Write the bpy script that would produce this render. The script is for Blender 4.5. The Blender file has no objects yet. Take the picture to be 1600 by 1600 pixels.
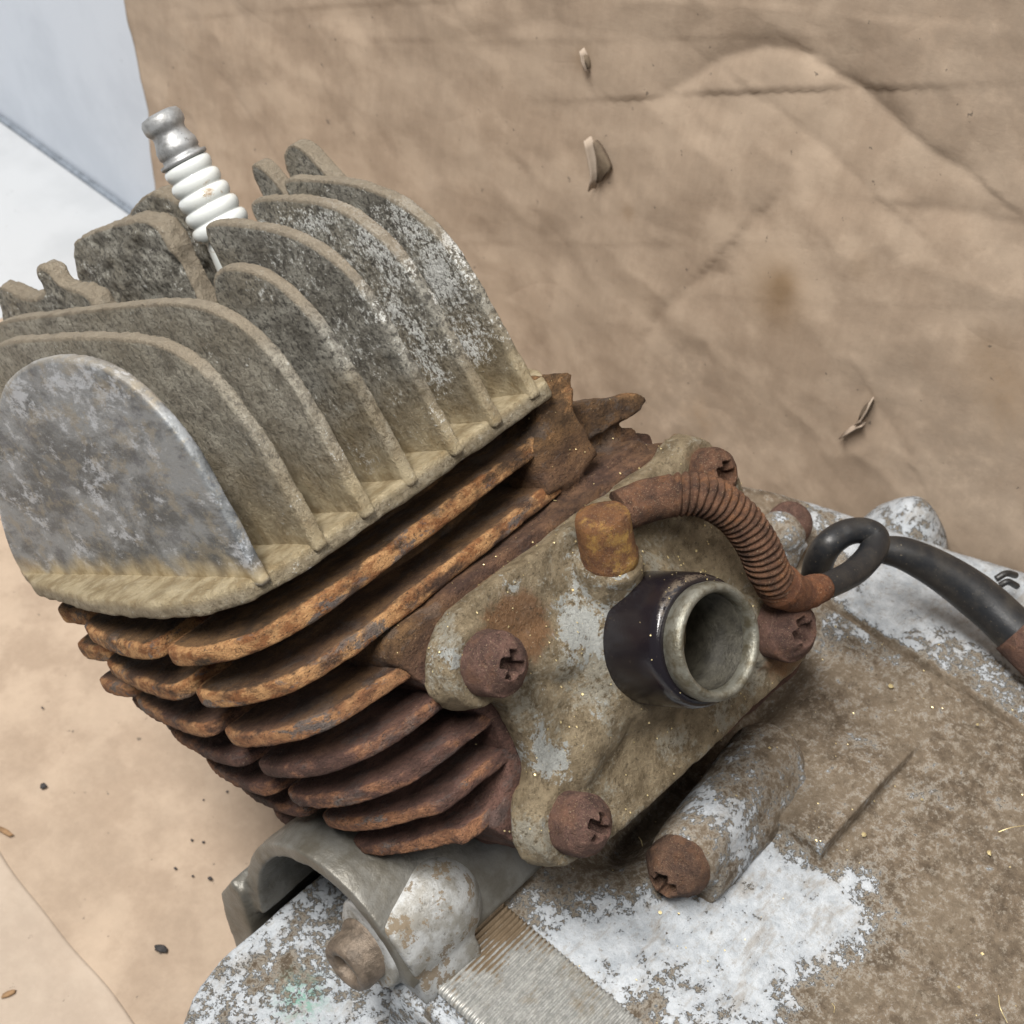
import bpy, bmesh, math, random
import numpy as np
from mathutils import Vector, Matrix
random.seed(7)
sc = bpy.context.scene
S = 0.011                      # one engine unit (spacing of the head fins) in metres
TABLE = -15.0                  # height of the table top below the engine's reference point, in units
TILT = math.radians(40)        # lean of the cylinder
UP = np.array([0, math.sin(TILT), math.cos(TILT)])
DD = np.array([0, math.cos(TILT), -math.sin(TILT)])

# ------------------------------------------------------------------ camera
RC = np.array([[-0.66448028, 0.62931236, -0.40302842],
               [0.50434041, -0.02033372, -0.86326548],
               [-0.55145871, -0.77688641, -0.3038763]])
TC = np.array([-2.31935063, -1.98408772, 30.2460739])
FC = 2468.17326
CC = -RC.T @ TC
RX = np.array([[1, 0, 0], [0, math.cos(TILT), -math.sin(TILT)], [0, math.sin(TILT), math.cos(TILT)]])
ORG = np.array([0, 0, -TABLE * S])


def e2w(p):
    return RX @ np.asarray(p, float) * S + ORG


cam = bpy.data.objects.new('camera', bpy.data.cameras.new('camera'))
sc.collection.objects.link(cam)
M = np.stack([RX @ RC[0], -(RX @ RC[1]), -(RX @ RC[2])], 1)
cam.matrix_world = Matrix.Translation(Vector(e2w(CC))) @ Matrix(M.tolist()).to_4x4()
cam.data.sensor_width = 36
cam.data.lens = 36 * FC / 1600
cam.data.clip_start = 0.01
cam.data.clip_end = 20
cam.data.dof.use_dof = True
cam.data.dof.focus_distance = 26.5 * S
cam.data.dof.aperture_fstop = 50
sc.camera = cam

# ------------------------------------------------------------------ world and lamps
wd = bpy.data.worlds.new('World')
sc.world = wd
wd.use_nodes = True
wd.node_tree.nodes['Background'].inputs[0].default_value = (0.80, 0.88, 1.0, 1)
wd.node_tree.nodes['Background'].inputs[1].default_value = 0.165
sc.view_settings.view_transform = 'Standard'
sc.view_settings.look = 'None'
sc.view_settings.exposure = 0.0
sc.view_settings.gamma = 1.0


def lamp(name, loc, target, size, sizey, power, col):
    l = bpy.data.lights.new(name, 'AREA')
    l.shape = 'RECTANGLE'
    l.size = size
    l.size_y = sizey
    l.energy = power
    l.color = col
    o = bpy.data.objects.new(name, l)
    sc.collection.objects.link(o)
    o.location = loc
    o.rotation_euler = (Vector(target) - Vector(loc)).to_track_quat('-Z', 'Y').to_euler()
    return o


lamp('ceiling_tube_and_fill_light', (0.42, -0.10, 1.25), (0, 0.05, 0.15), 0.8, 0.20, 29.0, (1.0, 0.97, 0.93))
lamp('ceiling_tube_and_fill_light', (-0.05, 0.75, 1.35), (0, 0.05, 0.15), 0.9, 0.18, 4.5, (1.0, 0.95, 0.88))  # fill lamp, added to lift the shading; no known source


# ------------------------------------------------------------------ picking coordinates on known planes (engine units)
def ray(px, py):
    return RC.T @ np.array([(px - 800) / FC, (py - 800) / FC, 1.0])


def plane(px, py, n, c):
    d = ray(px, py)
    n = np.asarray(n, float)
    return CC + (c - n @ CC) / (n @ d) * d


def pU(px, py, c): return plane(px, py, (1, 0, 0), c)
def pV(px, py, c): return plane(px, py, (0, 1, 0), c)
def pW(px, py, c): return plane(px, py, (0, 0, 1), c)
def pH(px, py, h): return plane(px, py, UP, h)


def udh(p):
    p = np.asarray(p, float)
    return np.stack([p[..., 0], p @ DD, p @ UP], -1)


def fromudh(q):
    q = np.asarray(q, float)
    return np.stack([q[..., 0], q[..., 1] * DD[1] + q[..., 2] * UP[1], q[..., 1] * DD[2] + q[..., 2] * UP[2]], -1)


# ------------------------------------------------------------------ numpy value noise
_rs = np.random.RandomState(5)
_P = _rs.permutation(4096)
_V = _rs.rand(4096) * 2 - 1


def vnoise(p):
    p = np.asarray(p, float)
    i = np.floor(p).astype(int)
    f = p - i
    f = f * f * (3 - 2 * f)
    r = 0
    for a in (0, 1):
        for b in (0, 1):
            for c in (0, 1):
                h = _V[_P[(_P[(_P[(i[:, 0] + a) & 4095] + i[:, 1] + b) & 4095] + i[:, 2] + c) & 4095]]
                w = (f[:, 0] if a else 1 - f[:, 0]) * (f[:, 1] if b else 1 - f[:, 1]) * (f[:, 2] if c else 1 - f[:, 2])
                r = r + h * w
    return r


def fbm(p, scale=1.0, oct=4, gain=0.5, off=0.0):
    p = np.asarray(p, float) * scale + off
    r = 0
    a = 1.0
    for k in range(oct):
        r = r + a * vnoise(p + 17.3 * k)
        p = p * 2.03
        a *= gain
    return r


def sstep(x, a, b):
    t = np.clip((x - a) / (b - a), 0, 1)
    return t * t * (3 - 2 * t)


# ------------------------------------------------------------------ mesh helpers
def mesh_obj(name, verts, faces, mat, parent=None, smooth=True, attrs=None):
    me = bpy.data.meshes.new(name)
    me.from_pydata((np.asarray(verts, float) * S).tolist(), [], [list(map(int, f)) for f in faces])
    me.update()
    if smooth:
        me.polygons.foreach_set('use_smooth', [True] * len(me.polygons))
    for k, v in (attrs or {}).items():
        at = me.attributes.new(k, 'FLOAT', 'POINT')
        at.data.foreach_set('value', np.asarray(v, np.float32))
    me.materials.append(mat)
    o = bpy.data.objects.new(name, me)
    sc.collection.objects.link(o)
    o.parent = parent
    return o


def tag(o, label=None, cat=None, group=None, kind=None):
    if label: o['label'] = label
    if cat: o['category'] = cat
    if group: o['group'] = group
    if kind: o['kind'] = kind
    return o


def empty(name, loc=(0, 0, 0)):
    o = bpy.data.objects.new(name, None)
    o.empty_display_size = 0.02
    sc.collection.objects.link(o)
    o.location = loc
    return o


def prism(pts, axis, a, b):
    """closed prism: pts are 3D points whose AXIS coordinate is replaced by a and by b"""
    pts = np.asarray(pts, float)
    n = len(pts)
    A = pts.copy(); A[:, axis] = a
    B = pts.copy(); B[:, axis] = b
    f = [list(range(n)), list(range(2 * n - 1, n - 1, -1))]
    for i in range(n):
        j = (i + 1) % n
        f.append([j, i, n + i, n + j])
    return np.vstack([A, B]), f


def box(lo, hi):
    x0, y0, z0 = lo; x1, y1, z1 = hi
    return prism([(x0, y0, z0), (x1, y0, z0), (x1, y1, z0), (x0, y1, z0)], 2, z0, z1)


def frame(ax):
    ax = np.asarray(ax, float); ax = ax / np.linalg.norm(ax)
    t = np.array([1.0, 0, 0]) if abs(ax[0]) < 0.8 else np.array([0, 1.0, 0])
    x = np.cross(t, ax); x /= np.linalg.norm(x)
    return x, np.cross(ax, x), ax


def lathe(o, ax, prof, n=48, closed=False):
    """profile of (radius, height) along AX from O; capped when the ends have radius 0 or closed=False with caps added"""
    x, y, z = frame(ax); o = np.asarray(o, float)
    V = []; F = []
    for r, h in prof:
        for k in range(n):
            t = 2 * math.pi * k / n
            V.append(o + z * h + x * (r * math.cos(t)) + y * (r * math.sin(t)))
    m = len(prof)
    for i in range(m - 1 if not closed else m):
        i2 = (i + 1) % m
        for k in range(n):
            j = (k + 1) % n
            F.append([i * n + k, i * n + j, i2 * n + j, i2 * n + k])
    if not closed:
        F.append(list(range(n - 1, -1, -1)))
        F.append(list(range((m - 1) * n, m * n)))
    return np.array(V), F


def cyl(a, b, r0, r1=None, n=40):
    a = np.asarray(a, float); b = np.asarray(b, float)
    return lathe(a, b - a, [(r0, 0), (r0 if r1 is None else r1, np.linalg.norm(b - a))], n)


def ball(c, r, sc_=(1, 1, 1), n=24):
    pr = [(max(1e-3, r * math.sin(math.pi * i / n)), -r * math.cos(math.pi * i / n)) for i in range(n + 1)]
    V, F = lathe((0, 0, 0), (0, 0, 1), pr, 2 * n)
    return V * np.array(sc_) + np.asarray(c, float), F


def smooth_path(P, k=8):
    P = [np.asarray(p, float) for p in P]
    P = [2 * P[0] - P[1]] + P + [2 * P[-1] - P[-2]]
    out = []
    for i in range(1, len(P) - 2):
        a, b, c, d = P[i - 1:i + 3]
        for j in range(k):
            t = j / k
            out.append(0.5 * ((2 * b) + (-a + c) * t + (2 * a - 5 * b + 4 * c - d) * t * t + (-a + 3 * b - 3 * c + d) * t ** 3))
    out.append(P[-2])
    return np.array(out)


def tube(path, rad, n=20, rfun=None):
    """swept tube; rad scalar or per point; rfun(s, theta) adds to the radius"""
    path = np.asarray(path, float)
    m = len(path)
    rad = np.full(m, rad) if np.isscalar(rad) else np.asarray(rad)
    T = np.gradient(path, axis=0); T /= np.linalg.norm(T, axis=1)[:, None]
    x = frame(T[0])[0]
    s = np.concatenate([[0], np.cumsum(np.linalg.norm(np.diff(path, axis=0), axis=1))])
    V = []
    for i in range(m):
        x = x - T[i] * (x @ T[i]); x /= np.linalg.norm(x)
        y = np.cross(T[i], x)
        for k in range(n):
            t = 2 * math.pi * k / n
            r = rad[i] + (rfun(s[i], t) if rfun else 0)
            V.append(path[i] + x * r * math.cos(t) + y * r * math.sin(t))
    F = []
    for i in range(m - 1):
        for k in range(n):
            j = (k + 1) % n
            F.append([i * n + k, i * n + j, (i + 1) * n + j, (i + 1) * n + k])
    F.append(list(range(n - 1, -1, -1)))
    F.append(list(range((m - 1) * n, m * n)))
    return np.array(V), F


def polydist(P, Q, closed=True):
    """distance of 2D points P from polyline Q"""
    Q = np.asarray(Q, float)
    n = len(Q)
    d = np.full(len(P), 1e9)
    for i in range(n if closed else n - 1):
        a = Q[i]; b = Q[(i + 1) % n]; ab = b - a
        t = np.clip(((P - a) @ ab) / (ab @ ab + 1e-12), 0, 1)
        d = np.minimum(d, np.linalg.norm(P - a - t[:, None] * ab, axis=1))
    return d


def chaikin(Q, n=2):
    Q = np.asarray(Q, float)
    for _ in range(n):
        R = np.roll(Q, -1, 0)
        Q = np.stack([Q * 0.75 + R * 0.25, Q * 0.25 + R * 0.75], 1).reshape(-1, Q.shape[1])
    return Q


def cast(name, solids, voxel, mat, parent=None, smooth=2, amp=0.02, nscale=2.0, attrs=None, warp=None):
    """fuse overlapping closed solids into one rounded casting, then roughen it"""
    V = []; F = []; o = 0
    for v, f in solids:
        V.append(np.asarray(v, float)); F += [[i + o for i in q] for q in f]; o += len(v)
    me = bpy.data.meshes.new('tmp')
    me.from_pydata(np.vstack(V).tolist(), [], F)
    bm = bmesh.new(); bm.from_mesh(me)
    bmesh.ops.triangulate(bm, faces=bm.faces)
    bmesh.ops.recalc_face_normals(bm, faces=bm.faces)
    bm.to_mesh(me); bm.free()
    ob = bpy.data.objects.new('tmp', me)
    sc.collection.objects.link(ob)
    m = ob.modifiers.new('r', 'REMESH'); m.mode = 'VOXEL'; m.voxel_size = voxel; m.adaptivity = 0
    if smooth:
        m = ob.modifiers.new('s', 'SMOOTH'); m.factor = 0.5; m.iterations = smooth
    dg = bpy.context.evaluated_depsgraph_get()
    ev = ob.evaluated_get(dg)
    em = ev.to_mesh()
    n = len(em.vertices)
    co = np.empty(n * 3); em.vertices.foreach_get('co', co); co = co.reshape(-1, 3)
    no = np.empty(n * 3); em.vertices.foreach_get('normal', no); no = no.reshape(-1, 3)
    fl = np.empty(len(em.loops), int); em.loops.foreach_get('vertex_index', fl)
    st = np.empty(len(em.polygons), int); em.polygons.foreach_get('loop_start', st)
    to = np.empty(len(em.polygons), int); em.polygons.foreach_get('loop_total', to)
    ev.to_mesh_clear()
    bpy.data.objects.remove(ob)
    if amp:
        co = co + no * (amp * fbm(co, nscale, 5, 0.55))[:, None]
    if warp: co = warp(co, no)
    A = attrs(co) if attrs else {}
    me2 = bpy.data.meshes.new(name)
    me2.vertices.add(n); me2.vertices.foreach_set('co', (co * S).ravel())
    me2.loops.add(len(fl)); me2.loops.foreach_set('vertex_index', fl)
    me2.polygons.add(len(st)); me2.polygons.foreach_set('loop_start', st); me2.polygons.foreach_set('loop_total', to)
    me2.update(calc_edges=True)
    me2.polygons.foreach_set('use_smooth', [True] * len(st))
    for k, v in A.items():
        at = me2.attributes.new(k, 'FLOAT', 'POINT'); at.data.foreach_set('value', np.asarray(v, np.float32))
    me2.materials.append(mat)
    bpy.data.meshes.remove(me)
    o2 = bpy.data.objects.new(name, me2)
    sc.collection.objects.link(o2)
    o2.parent = parent
    return o2


# ------------------------------------------------------------------ material helpers
class NT:
    def __init__(self, name):
        self.m = bpy.data.materials.new(name)
        self.m.use_nodes = True
        self.t = self.m.node_tree
        self.t.nodes.clear()
        self.out = self.t.nodes.new('ShaderNodeOutputMaterial')
        self.b = self.t.nodes.new('ShaderNodeBsdfPrincipled')
        self.t.links.new(self.b.outputs[0], self.out.inputs[0])
        tc = self.t.nodes.new('ShaderNodeTexCoord')
        mp = self.t.nodes.new('ShaderNodeMapping')
        mp.inputs['Scale'].default_value = (1 / S,) * 3
        self.t.links.new(tc.outputs['Object'], mp.inputs[0])
        self.p = mp.outputs[0]; self.p0 = self.p
        self.sep = self.t.nodes.new('ShaderNodeSeparateXYZ')
        self.t.links.new(self.p, self.sep.inputs[0])

    def _in(self, n, i, v):
        if v is None: return
        if hasattr(v, 'is_output') or isinstance(v, bpy.types.NodeSocket):
            self.t.links.new(v, n.inputs[i])
        else:
            if isinstance(v, (tuple, list)) and len(v) == 3 and n.inputs[i].type == 'RGBA': v = (*v, 1)
            n.inputs[i].default_value = v

    def noise(self, scale, detail=5, rough=0.6, dist=0.0, p=None, off=None):
        n = self.t.nodes.new('ShaderNodeTexNoise')
        q = p or self.p
        if off:
            a = self.t.nodes.new('ShaderNodeVectorMath'); a.operation = 'ADD'
            self._in(a, 0, q); a.inputs[1].default_value = off; q = a.outputs[0]
        self._in(n, 'Vector', q); n.inputs['Scale'].default_value = scale
        n.inputs['Detail'].default_value = detail; n.inputs['Roughness'].default_value = rough
        n.inputs['Distortion'].default_value = dist
        return n.outputs['Fac']

    def stretch(self, s):
        n = self.t.nodes.new('ShaderNodeMapping'); self._in(n, 0, self.p); n.inputs['Scale'].default_value = s
        return n.outputs[0]

    def voro(self, scale, feat='F1', p=None):
        n = self.t.nodes.new('ShaderNodeTexVoronoi'); n.feature = feat
        self._in(n, 'Vector', p or self.p); n.inputs['Scale'].default_value = scale
        return n.outputs['Distance']

    def math(self, op, a, b=0.0, c=None):
        n = self.t.nodes.new('ShaderNodeMath'); n.operation = op
        self._in(n, 0, a); self._in(n, 1, b)
        if c is not None: self._in(n, 2, c)
        return n.outputs[0]

    def step(self, v, a, b):
        n = self.t.nodes.new('ShaderNodeMapRange'); n.interpolation_type = 'SMOOTHSTEP'
        self._in(n, 0, v); n.inputs[1].default_value = a; n.inputs[2].default_value = b
        return n.outputs[0]

    def mix(self, f, a, b):
        n = self.t.nodes.new('ShaderNodeMix'); n.data_type = 'RGBA'
        self._in(n, 0, f); self._in(n, 6, a); self._in(n, 7, b)
        return n.outputs[2]

    def attr(self, name):
        n = self.t.nodes.new('ShaderNodeAttribute'); n.attribute_name = name
        return n.outputs['Fac']

    def up(self):
        """how far the surface faces the sky: where dust settles"""
        g = self.t.nodes.new('ShaderNodeNewGeometry'); s = self.t.nodes.new('ShaderNodeSeparateXYZ')
        self.t.links.new(g.outputs['Normal'], s.inputs[0])
        return s.outputs[2]

    def finish(self, col, rough=0.7, metal=0.0, bumps=(), spec=None, coat=None):
        self._in(self.b, 'Base Color', col); self._in(self.b, 'Roughness', rough); self._in(self.b, 'Metallic', metal)
        if spec is not None: self.b.inputs['Specular IOR Level'].default_value = spec
        if coat is not None: self.b.inputs['Coat Weight'].default_value = coat
        prev = None
        for h, dist, st in bumps:
            n = self.t.nodes.new('ShaderNodeBump')
            n.inputs['Strength'].default_value = st; n.inputs['Distance'].default_value = dist * S
            self._in(n, 'Height', h)
            if prev: self.t.links.new(prev, n.inputs['Normal'])
            prev = n.outputs[0]
        if prev: self.t.links.new(prev, self.b.inputs['Normal'])
        return self.m


def mat_head(name='corroded_aluminium', crust=1.0, dustiness=1.0, smooth=False):
    N = NT(name)
    N.p = N.stretch((1, .62, .95))
    big = N.noise(0.7, 4, 0.6); mid = N.noise(2.6, 7, 0.75); fine = N.noise(9, 5, 0.78, p=N.p0); vf = N.noise(22, 3, 0.8, p=N.p0)
    edge = N.attr('edge'); w = N.sep.outputs[2]
    if smooth:
        st = N.noise(1.1, 9, 0.72, 0.3, p=N.stretch((1, .6, .9)))
        col = N.mix(N.step(st, .43, .58), (0.085, 0.09, 0.092), (0.225, 0.235, 0.24))
        sc2 = N.noise(3.2, 8, 0.8, 0.2, p=N.stretch((1, .62, .8)))
        col = N.mix(N.math('MULTIPLY', N.step(N.math('ADD', sc2, N.math('MULTIPLY', N.math('SUBTRACT', big, .5), .5)), .53, .62), .75), col, (0.48, 0.50, 0.53))
        col = N.mix(N.math('MULTIPLY', N.step(mid, .50, .60), .55), col, (0.26, 0.225, 0.165))
        col = N.mix(N.math('MULTIPLY', N.step(sc2, .46, .38), .6), col, (0.085, 0.09, 0.105))
    else:
        col = N.mix(N.step(mid, .35, .65), N.mix(N.step(N.sep.outputs[0], 3.3, 3.7), (0.15, 0.138, 0.112), (0.23, 0.205, 0.16)), N.mix(N.step(N.sep.outputs[0], 3.3, 3.7), (0.43, 0.41, 0.35), (0.50, 0.46, 0.375)))
        col = N.mix(N.math('MULTIPLY', N.step(big, .42, .64), .6), col, (0.29, 0.25, 0.18))
        pits = N.step(fine, .50, .40)
        col = N.mix(N.math('MULTIPLY', pits, N.math('SUBTRACT', .8, N.math('MULTIPLY', N.step(N.sep.outputs[0], 3.3, 3.7), .25))), col, (0.055, 0.05, 0.042))
        valley = N.math('MULTIPLY', N.step(N.math('ADD', w, N.math('MULTIPLY', N.noise(1.0, 5, .65, off=(2, 9, 9)), -2.6)), .7, -.8), .5)
        col = N.mix(valley, col, N.mix(fine, (0.14, 0.095, 0.04), (0.40, 0.30, 0.15)))
        salt = N.step(N.math('ADD', N.math('ADD', N.math('MULTIPLY', fine, .9), N.math('MULTIPLY', vf, .5)), N.math('ADD', N.math('MULTIPLY', N.noise(1.3, 5, 0.7, off=(7, 3, 1)), .8), N.math('MULTIPLY', N.attr('crust'), .085))), 1.23, 1.33)
        col = N.mix(N.math('MULTIPLY', salt, crust), col, N.mix(N.step(vf, .40, .54), (0.46, 0.455, 0.42), (0.88, 0.88, 0.84)))
    # ochre dust lying against the base plate and tan dust on the rims
    och = N.math('MULTIPLY', N.step(N.math('ADD', w, N.math('MULTIPLY', N.noise(1.5, 3, .5, p=N.p0), -.7 if smooth else -1.3)), *((.10, -.38) if smooth else (.35, -.75))), N.math('MULTIPLY', N.step(w, -.16, -.02), dustiness))
    col = N.mix(och, col, N.mix(N.step(N.noise(2.2, 4, .6, p=N.p0), .35, .65), (0.30, 0.225, 0.12), (0.52, 0.43, 0.275)))
    col = N.mix(N.math('MULTIPLY', N.step(fine, .56, .66), .3), col, N.mix(och, (0.40, 0.39, 0.34), (0.66, 0.60, 0.44)))
    rim = N.math('MULTIPLY', N.step(N.math('ADD', edge, N.math('MULTIPLY', mid, .5)), .75, 1.15), .85 if not smooth else .35)
    col = N.mix(rim, col, N.mix(N.noise(5, 5, .7), (0.19, 0.152, 0.105), (0.40, 0.335, 0.245)))
    if smooth:
        return N.finish(col, .5, .25, [(mid, .05, .5), (vf, .02, .4)])
    return N.finish(col, .62, 0.1, [(mid, .14, .9), (fine, .12, 1.0), (vf, .04, .9)])


def mat_rust(name='rusty_iron', orange=1.0):
    N = NT(name)
    N.p = N.stretch((.5, .5, 1))
    big = N.noise(0.8, 4, 0.6); mid = N.noise(3.2, 6, 0.7); fine = N.noise(12, 5, 0.75); vf = N.noise(36, 2, 0.7)
    edge = N.attr('edge'); w = N.sep.outputs[2]; u = N.sep.outputs[0]
    pur = N.mix(N.step(mid, .3, .7), (0.06, 0.032, 0.025), (0.175, 0.092, 0.07))
    och = N.mix(N.step(mid, .3, .7), (0.048, 0.028, 0.014), (0.19, 0.105, 0.046))  # off-rim rust, darkened to put the shade of the fin gaps into it
    lvl = N.math('ADD', w, N.math('MULTIPLY', N.math('SUBTRACT', big, .5), 5.0))
    col = N.mix(N.step(lvl, -3.9, -1.0), pur, och)
    org = N.mix(N.step(N.noise(4.5, 6, .7, off=(2, 2, 2)), .40, .60), (0.24, 0.095, 0.034), (0.56, 0.31, 0.135))
    # orange scale on the rims, fading downwards
    rim = N.step(N.math('ADD', N.math('ADD', edge, N.math('MULTIPLY', w, .075)), N.math('ADD', N.math('MULTIPLY', big, 1.6), N.math('MULTIPLY', N.math('SUBTRACT', mid, .5), 1.3))), 1.34, 1.70)
    org = N.mix(N.step(w, -1.6, -3.4), org, N.mix(N.step(fine, .35, .65), (0.17, 0.075, 0.038), (0.38, 0.185, 0.09)))
    col = N.mix(N.math('MULTIPLY', rim, .85 * orange), col, org)
    dark = N.math('MULTIPLY', N.step(N.noise(2.2, 6, .75, .4, off=(3, 9, 2)), .53, .60), N.math('MAXIMUM', rim, .35))
    col = N.mix(N.math('MULTIPLY', dark, .85), col, N.mix(vf, (0.05, 0.05, 0.055), (0.17, 0.16, 0.15)))
    col = N.mix(N.math('MULTIPLY', N.step(vf, .66, .74), .45), col, (0.50, 0.36, 0.2))
    col = N.mix(N.math('MULTIPLY', N.step(N.noise(16, 4, .8, p=N.p0), .45, .37), .7), col, (0.03, 0.018, 0.013))
    return N.finish(col, .8, 0.0, [(N.noise(1.8, 5, .75), .08, .5), (N.noise(4, 6, .75, p=N.p0), .12, .9), (N.noise(14, 4, .8, p=N.p0), .07, 1.0), (vf, .03, .9)], spec=.3)


def mat_dark_rust(name='brown_rust', a=(0.085, 0.042, 0.03), b=(0.22, 0.105, 0.06), c=(0.36, 0.15, 0.05), amt=.5):
    N = NT(name)
    mid = N.noise(3.2, 6, 0.7); fine = N.noise(13, 5, 0.75); vf = N.noise(38, 2, .7)
    col = N.mix(N.step(mid, .3, .7), a, b)
    col = N.mix(N.math('MULTIPLY', N.step(N.noise(1.9, 5, .7, off=(4, 4, 1)), .5, .68), amt), col, c)
    col = N.mix(N.math('MULTIPLY', N.step(fine, .43, .33), .7), col, (0.03, 0.018, 0.013))
    col = N.mix(N.math('MULTIPLY', N.step(vf, .60, .68), .6), col, (0.42, 0.31, 0.20))
    return N.finish(col, .78, 0.0, [(mid, .12, .8), (fine, .09, 1.0), (vf, .04, 1.0)], spec=.3)


def mat_flange():
    N = NT('dirty_cast_aluminium')
    big = N.noise(.9, 5, .65); mid = N.noise(3, 6, .7); fine = N.noise(12, 5, .75); vf = N.noise(36, 3, .7)
    col = N.mix(N.step(mid, .3, .7), (0.15, 0.11, 0.06), (0.36, 0.285, 0.18))
    col = N.mix(N.math('MULTIPLY', N.step(N.math('ADD', big, N.math('MULTIPLY', N.math('SUBTRACT', fine, .5), .6)), .52, .64), .75), col, N.mix(fine, (0.24, 0.22, 0.17), (0.46, 0.44, 0.37)))
    bare = N.step(N.math('ADD', N.attr('bare'), N.math('ADD', N.math('MULTIPLY', N.math('SUBTRACT', N.noise(2.6, 6, .75, .3, off=(1, 5, 9)), .5), 2.6), N.math('MULTIPLY', N.math('SUBTRACT', fine, .5), 1.4))), .50, .68)
    col = N.mix(bare, col, N.mix(mid, (0.30, 0.305, 0.285), (0.54, 0.545, 0.51)))
    rust = N.step(N.math('ADD', N.attr('rust'), N.math('MULTIPLY', N.math('SUBTRACT', mid, .5), 1.2)), .45, .8)
    col = N.mix(N.math('MULTIPLY', rust, .85), col, N.mix(fine, (0.12, 0.055, 0.025), (0.26, 0.125, 0.045)))
    col = N.mix(N.math('MULTIPLY', N.step(vf, .64, .70), .7), col, (0.66, 0.57, 0.38))
    col = N.mix(N.math('MULTIPLY', N.step(fine, .42, .34), .6), col, (0.05, 0.04, 0.025))
    return N.finish(col, .55, .15, [(mid, .12, .8), (fine, .08, 1.0), (vf, .03, .9)])


def mat_case(name='flaking_white_painted_casing'):
    N = NT(name)
    mid = N.noise(2.6, 7, .74, .2); fine = N.noise(8, 6, .75); vf = N.noise(30, 3, .7); big = N.noise(.55, 5, .6)
    dirt = N.mix(N.step(mid, .32, .68), (0.062, 0.044, 0.027), (0.175, 0.132, 0.09))
    dirt = N.mix(N.math('MULTIPLY', N.step(N.noise(6, 6, .85, off=(9, 2, 4)), .52, .60), .6), dirt, (0.30, 0.265, 0.215))
    dirt = N.mix(N.math('MULTIPLY', N.step(big, .42, .60), .5), dirt, N.mix(fine, (0.13, 0.10, 0.065), (0.25, 0.20, 0.145)))
    dirt = N.mix(N.math('MULTIPLY', N.step(N.noise(1.3, 7, .75, .3, off=(6, 6, 6)), .56, .66), .6), dirt, (0.055, 0.038, 0.023))
    dirt = N.mix(N.math('MULTIPLY', N.step(fine, .43, .34), .65), dirt, (0.055, 0.038, 0.022))
    white = N.mix(N.step(mid, .3, .7), (0.27, 0.295, 0.32), (0.46, 0.485, 0.51))
    white = N.mix(N.math('MULTIPLY', N.step(N.noise(4, 6, .8, off=(1, 7, 3)), .53, .64), .45), white, (0.25, 0.235, 0.21))
    white = N.mix(N.math('MULTIPLY', N.step(fine, .42, .36), .6), white, (0.22, 0.20, 0.17))
    k = N.math('ADD', N.attr('white'), N.math('ADD', N.math('MULTIPLY', N.math('SUBTRACT', mid, .5), 2.2), N.math('ADD', N.math('MULTIPLY', N.math('SUBTRACT', fine, .5), 2.1), N.math('MULTIPLY', N.math('SUBTRACT', vf, .5), .5))))
    f = N.step(k, .50, .64)
    grey = N.step(k, .20, .38)
    col = N.mix(N.math('MULTIPLY', grey, .5), dirt, N.mix(fine, (0.20, 0.185, 0.155), (0.40, 0.38, 0.34)))
    smear = N.noise(1.6, 7, .75, .3, off=(4, 8, 2), p=N.stretch((.45, 1.3, 1.3)))
    white = N.mix(N.math('MULTIPLY', N.step(smear, .50, .66), .55), white, (0.21, 0.175, 0.13))
    col = N.mix(f, col, white)
    col = N.mix(N.math('MULTIPLY', N.attr('green'), N.step(fine, .45, .6)), col, (0.12, 0.30, 0.22))
    col = N.mix(N.math('MULTIPLY', N.step(vf, .68, .74), .35), col, (0.62, 0.56, 0.44))
    rgh = N.math('SUBTRACT', .75, N.math('MULTIPLY', f, .35))
    inv = N.math('MULTIPLY', f, .5)
    return N.finish(col, rgh, 0.0, [(inv, .05, .7), (mid, .08, .4), (fine, .05, .7), (vf, .02, .5)], spec=.4)


def mat_simple(name, col, rough=.5, metal=0.0, col2=None, sc1=3.0, bump=.02, **kw):
    N = NT(name)
    n = N.noise(sc1, 6, .7); f = N.noise(sc1 * 5, 4, .7)
    c = N.mix(N.step(n, .35, .68), col, col2 or tuple(x * .6 for x in col))
    return N.finish(c, rough, metal, [(n, bump, .5), (f, bump * .5, .6)], **kw)


def mat_steel():
    N = NT('worn_plated_steel')
    n = N.noise(2, 5, .7); f = N.noise(9, 5, .75)
    col = N.mix(N.step(n, .4, .65), (0.38, 0.385, 0.385), (0.22, 0.22, 0.215))
    col = N.mix(N.math('MULTIPLY', N.step(f, .57, .68), .6), col, (0.10, 0.09, 0.075))
    return N.finish(col, .45, .6, [(n, .03, .4), (f, .02, .5)])


def mat_porcelain():
    N = NT('glazed_porcelain')
    n = N.noise(1.4, 6, .7, off=(3, 3, 3)); f = N.noise(7, 5, .75)
    col = N.mix(N.step(N.math('ADD', n, N.math('MULTIPLY', f, .25)), .72, .80), (0.55, 0.57, 0.555), (0.26, 0.16, 0.08))
    col = N.mix(N.math('MULTIPLY', N.step(n, .4, .7), .25), col, (0.60, 0.60, 0.52))
    return N.finish(col, .17, 0.0, [(f, .006, .4)], coat=.4)


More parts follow.
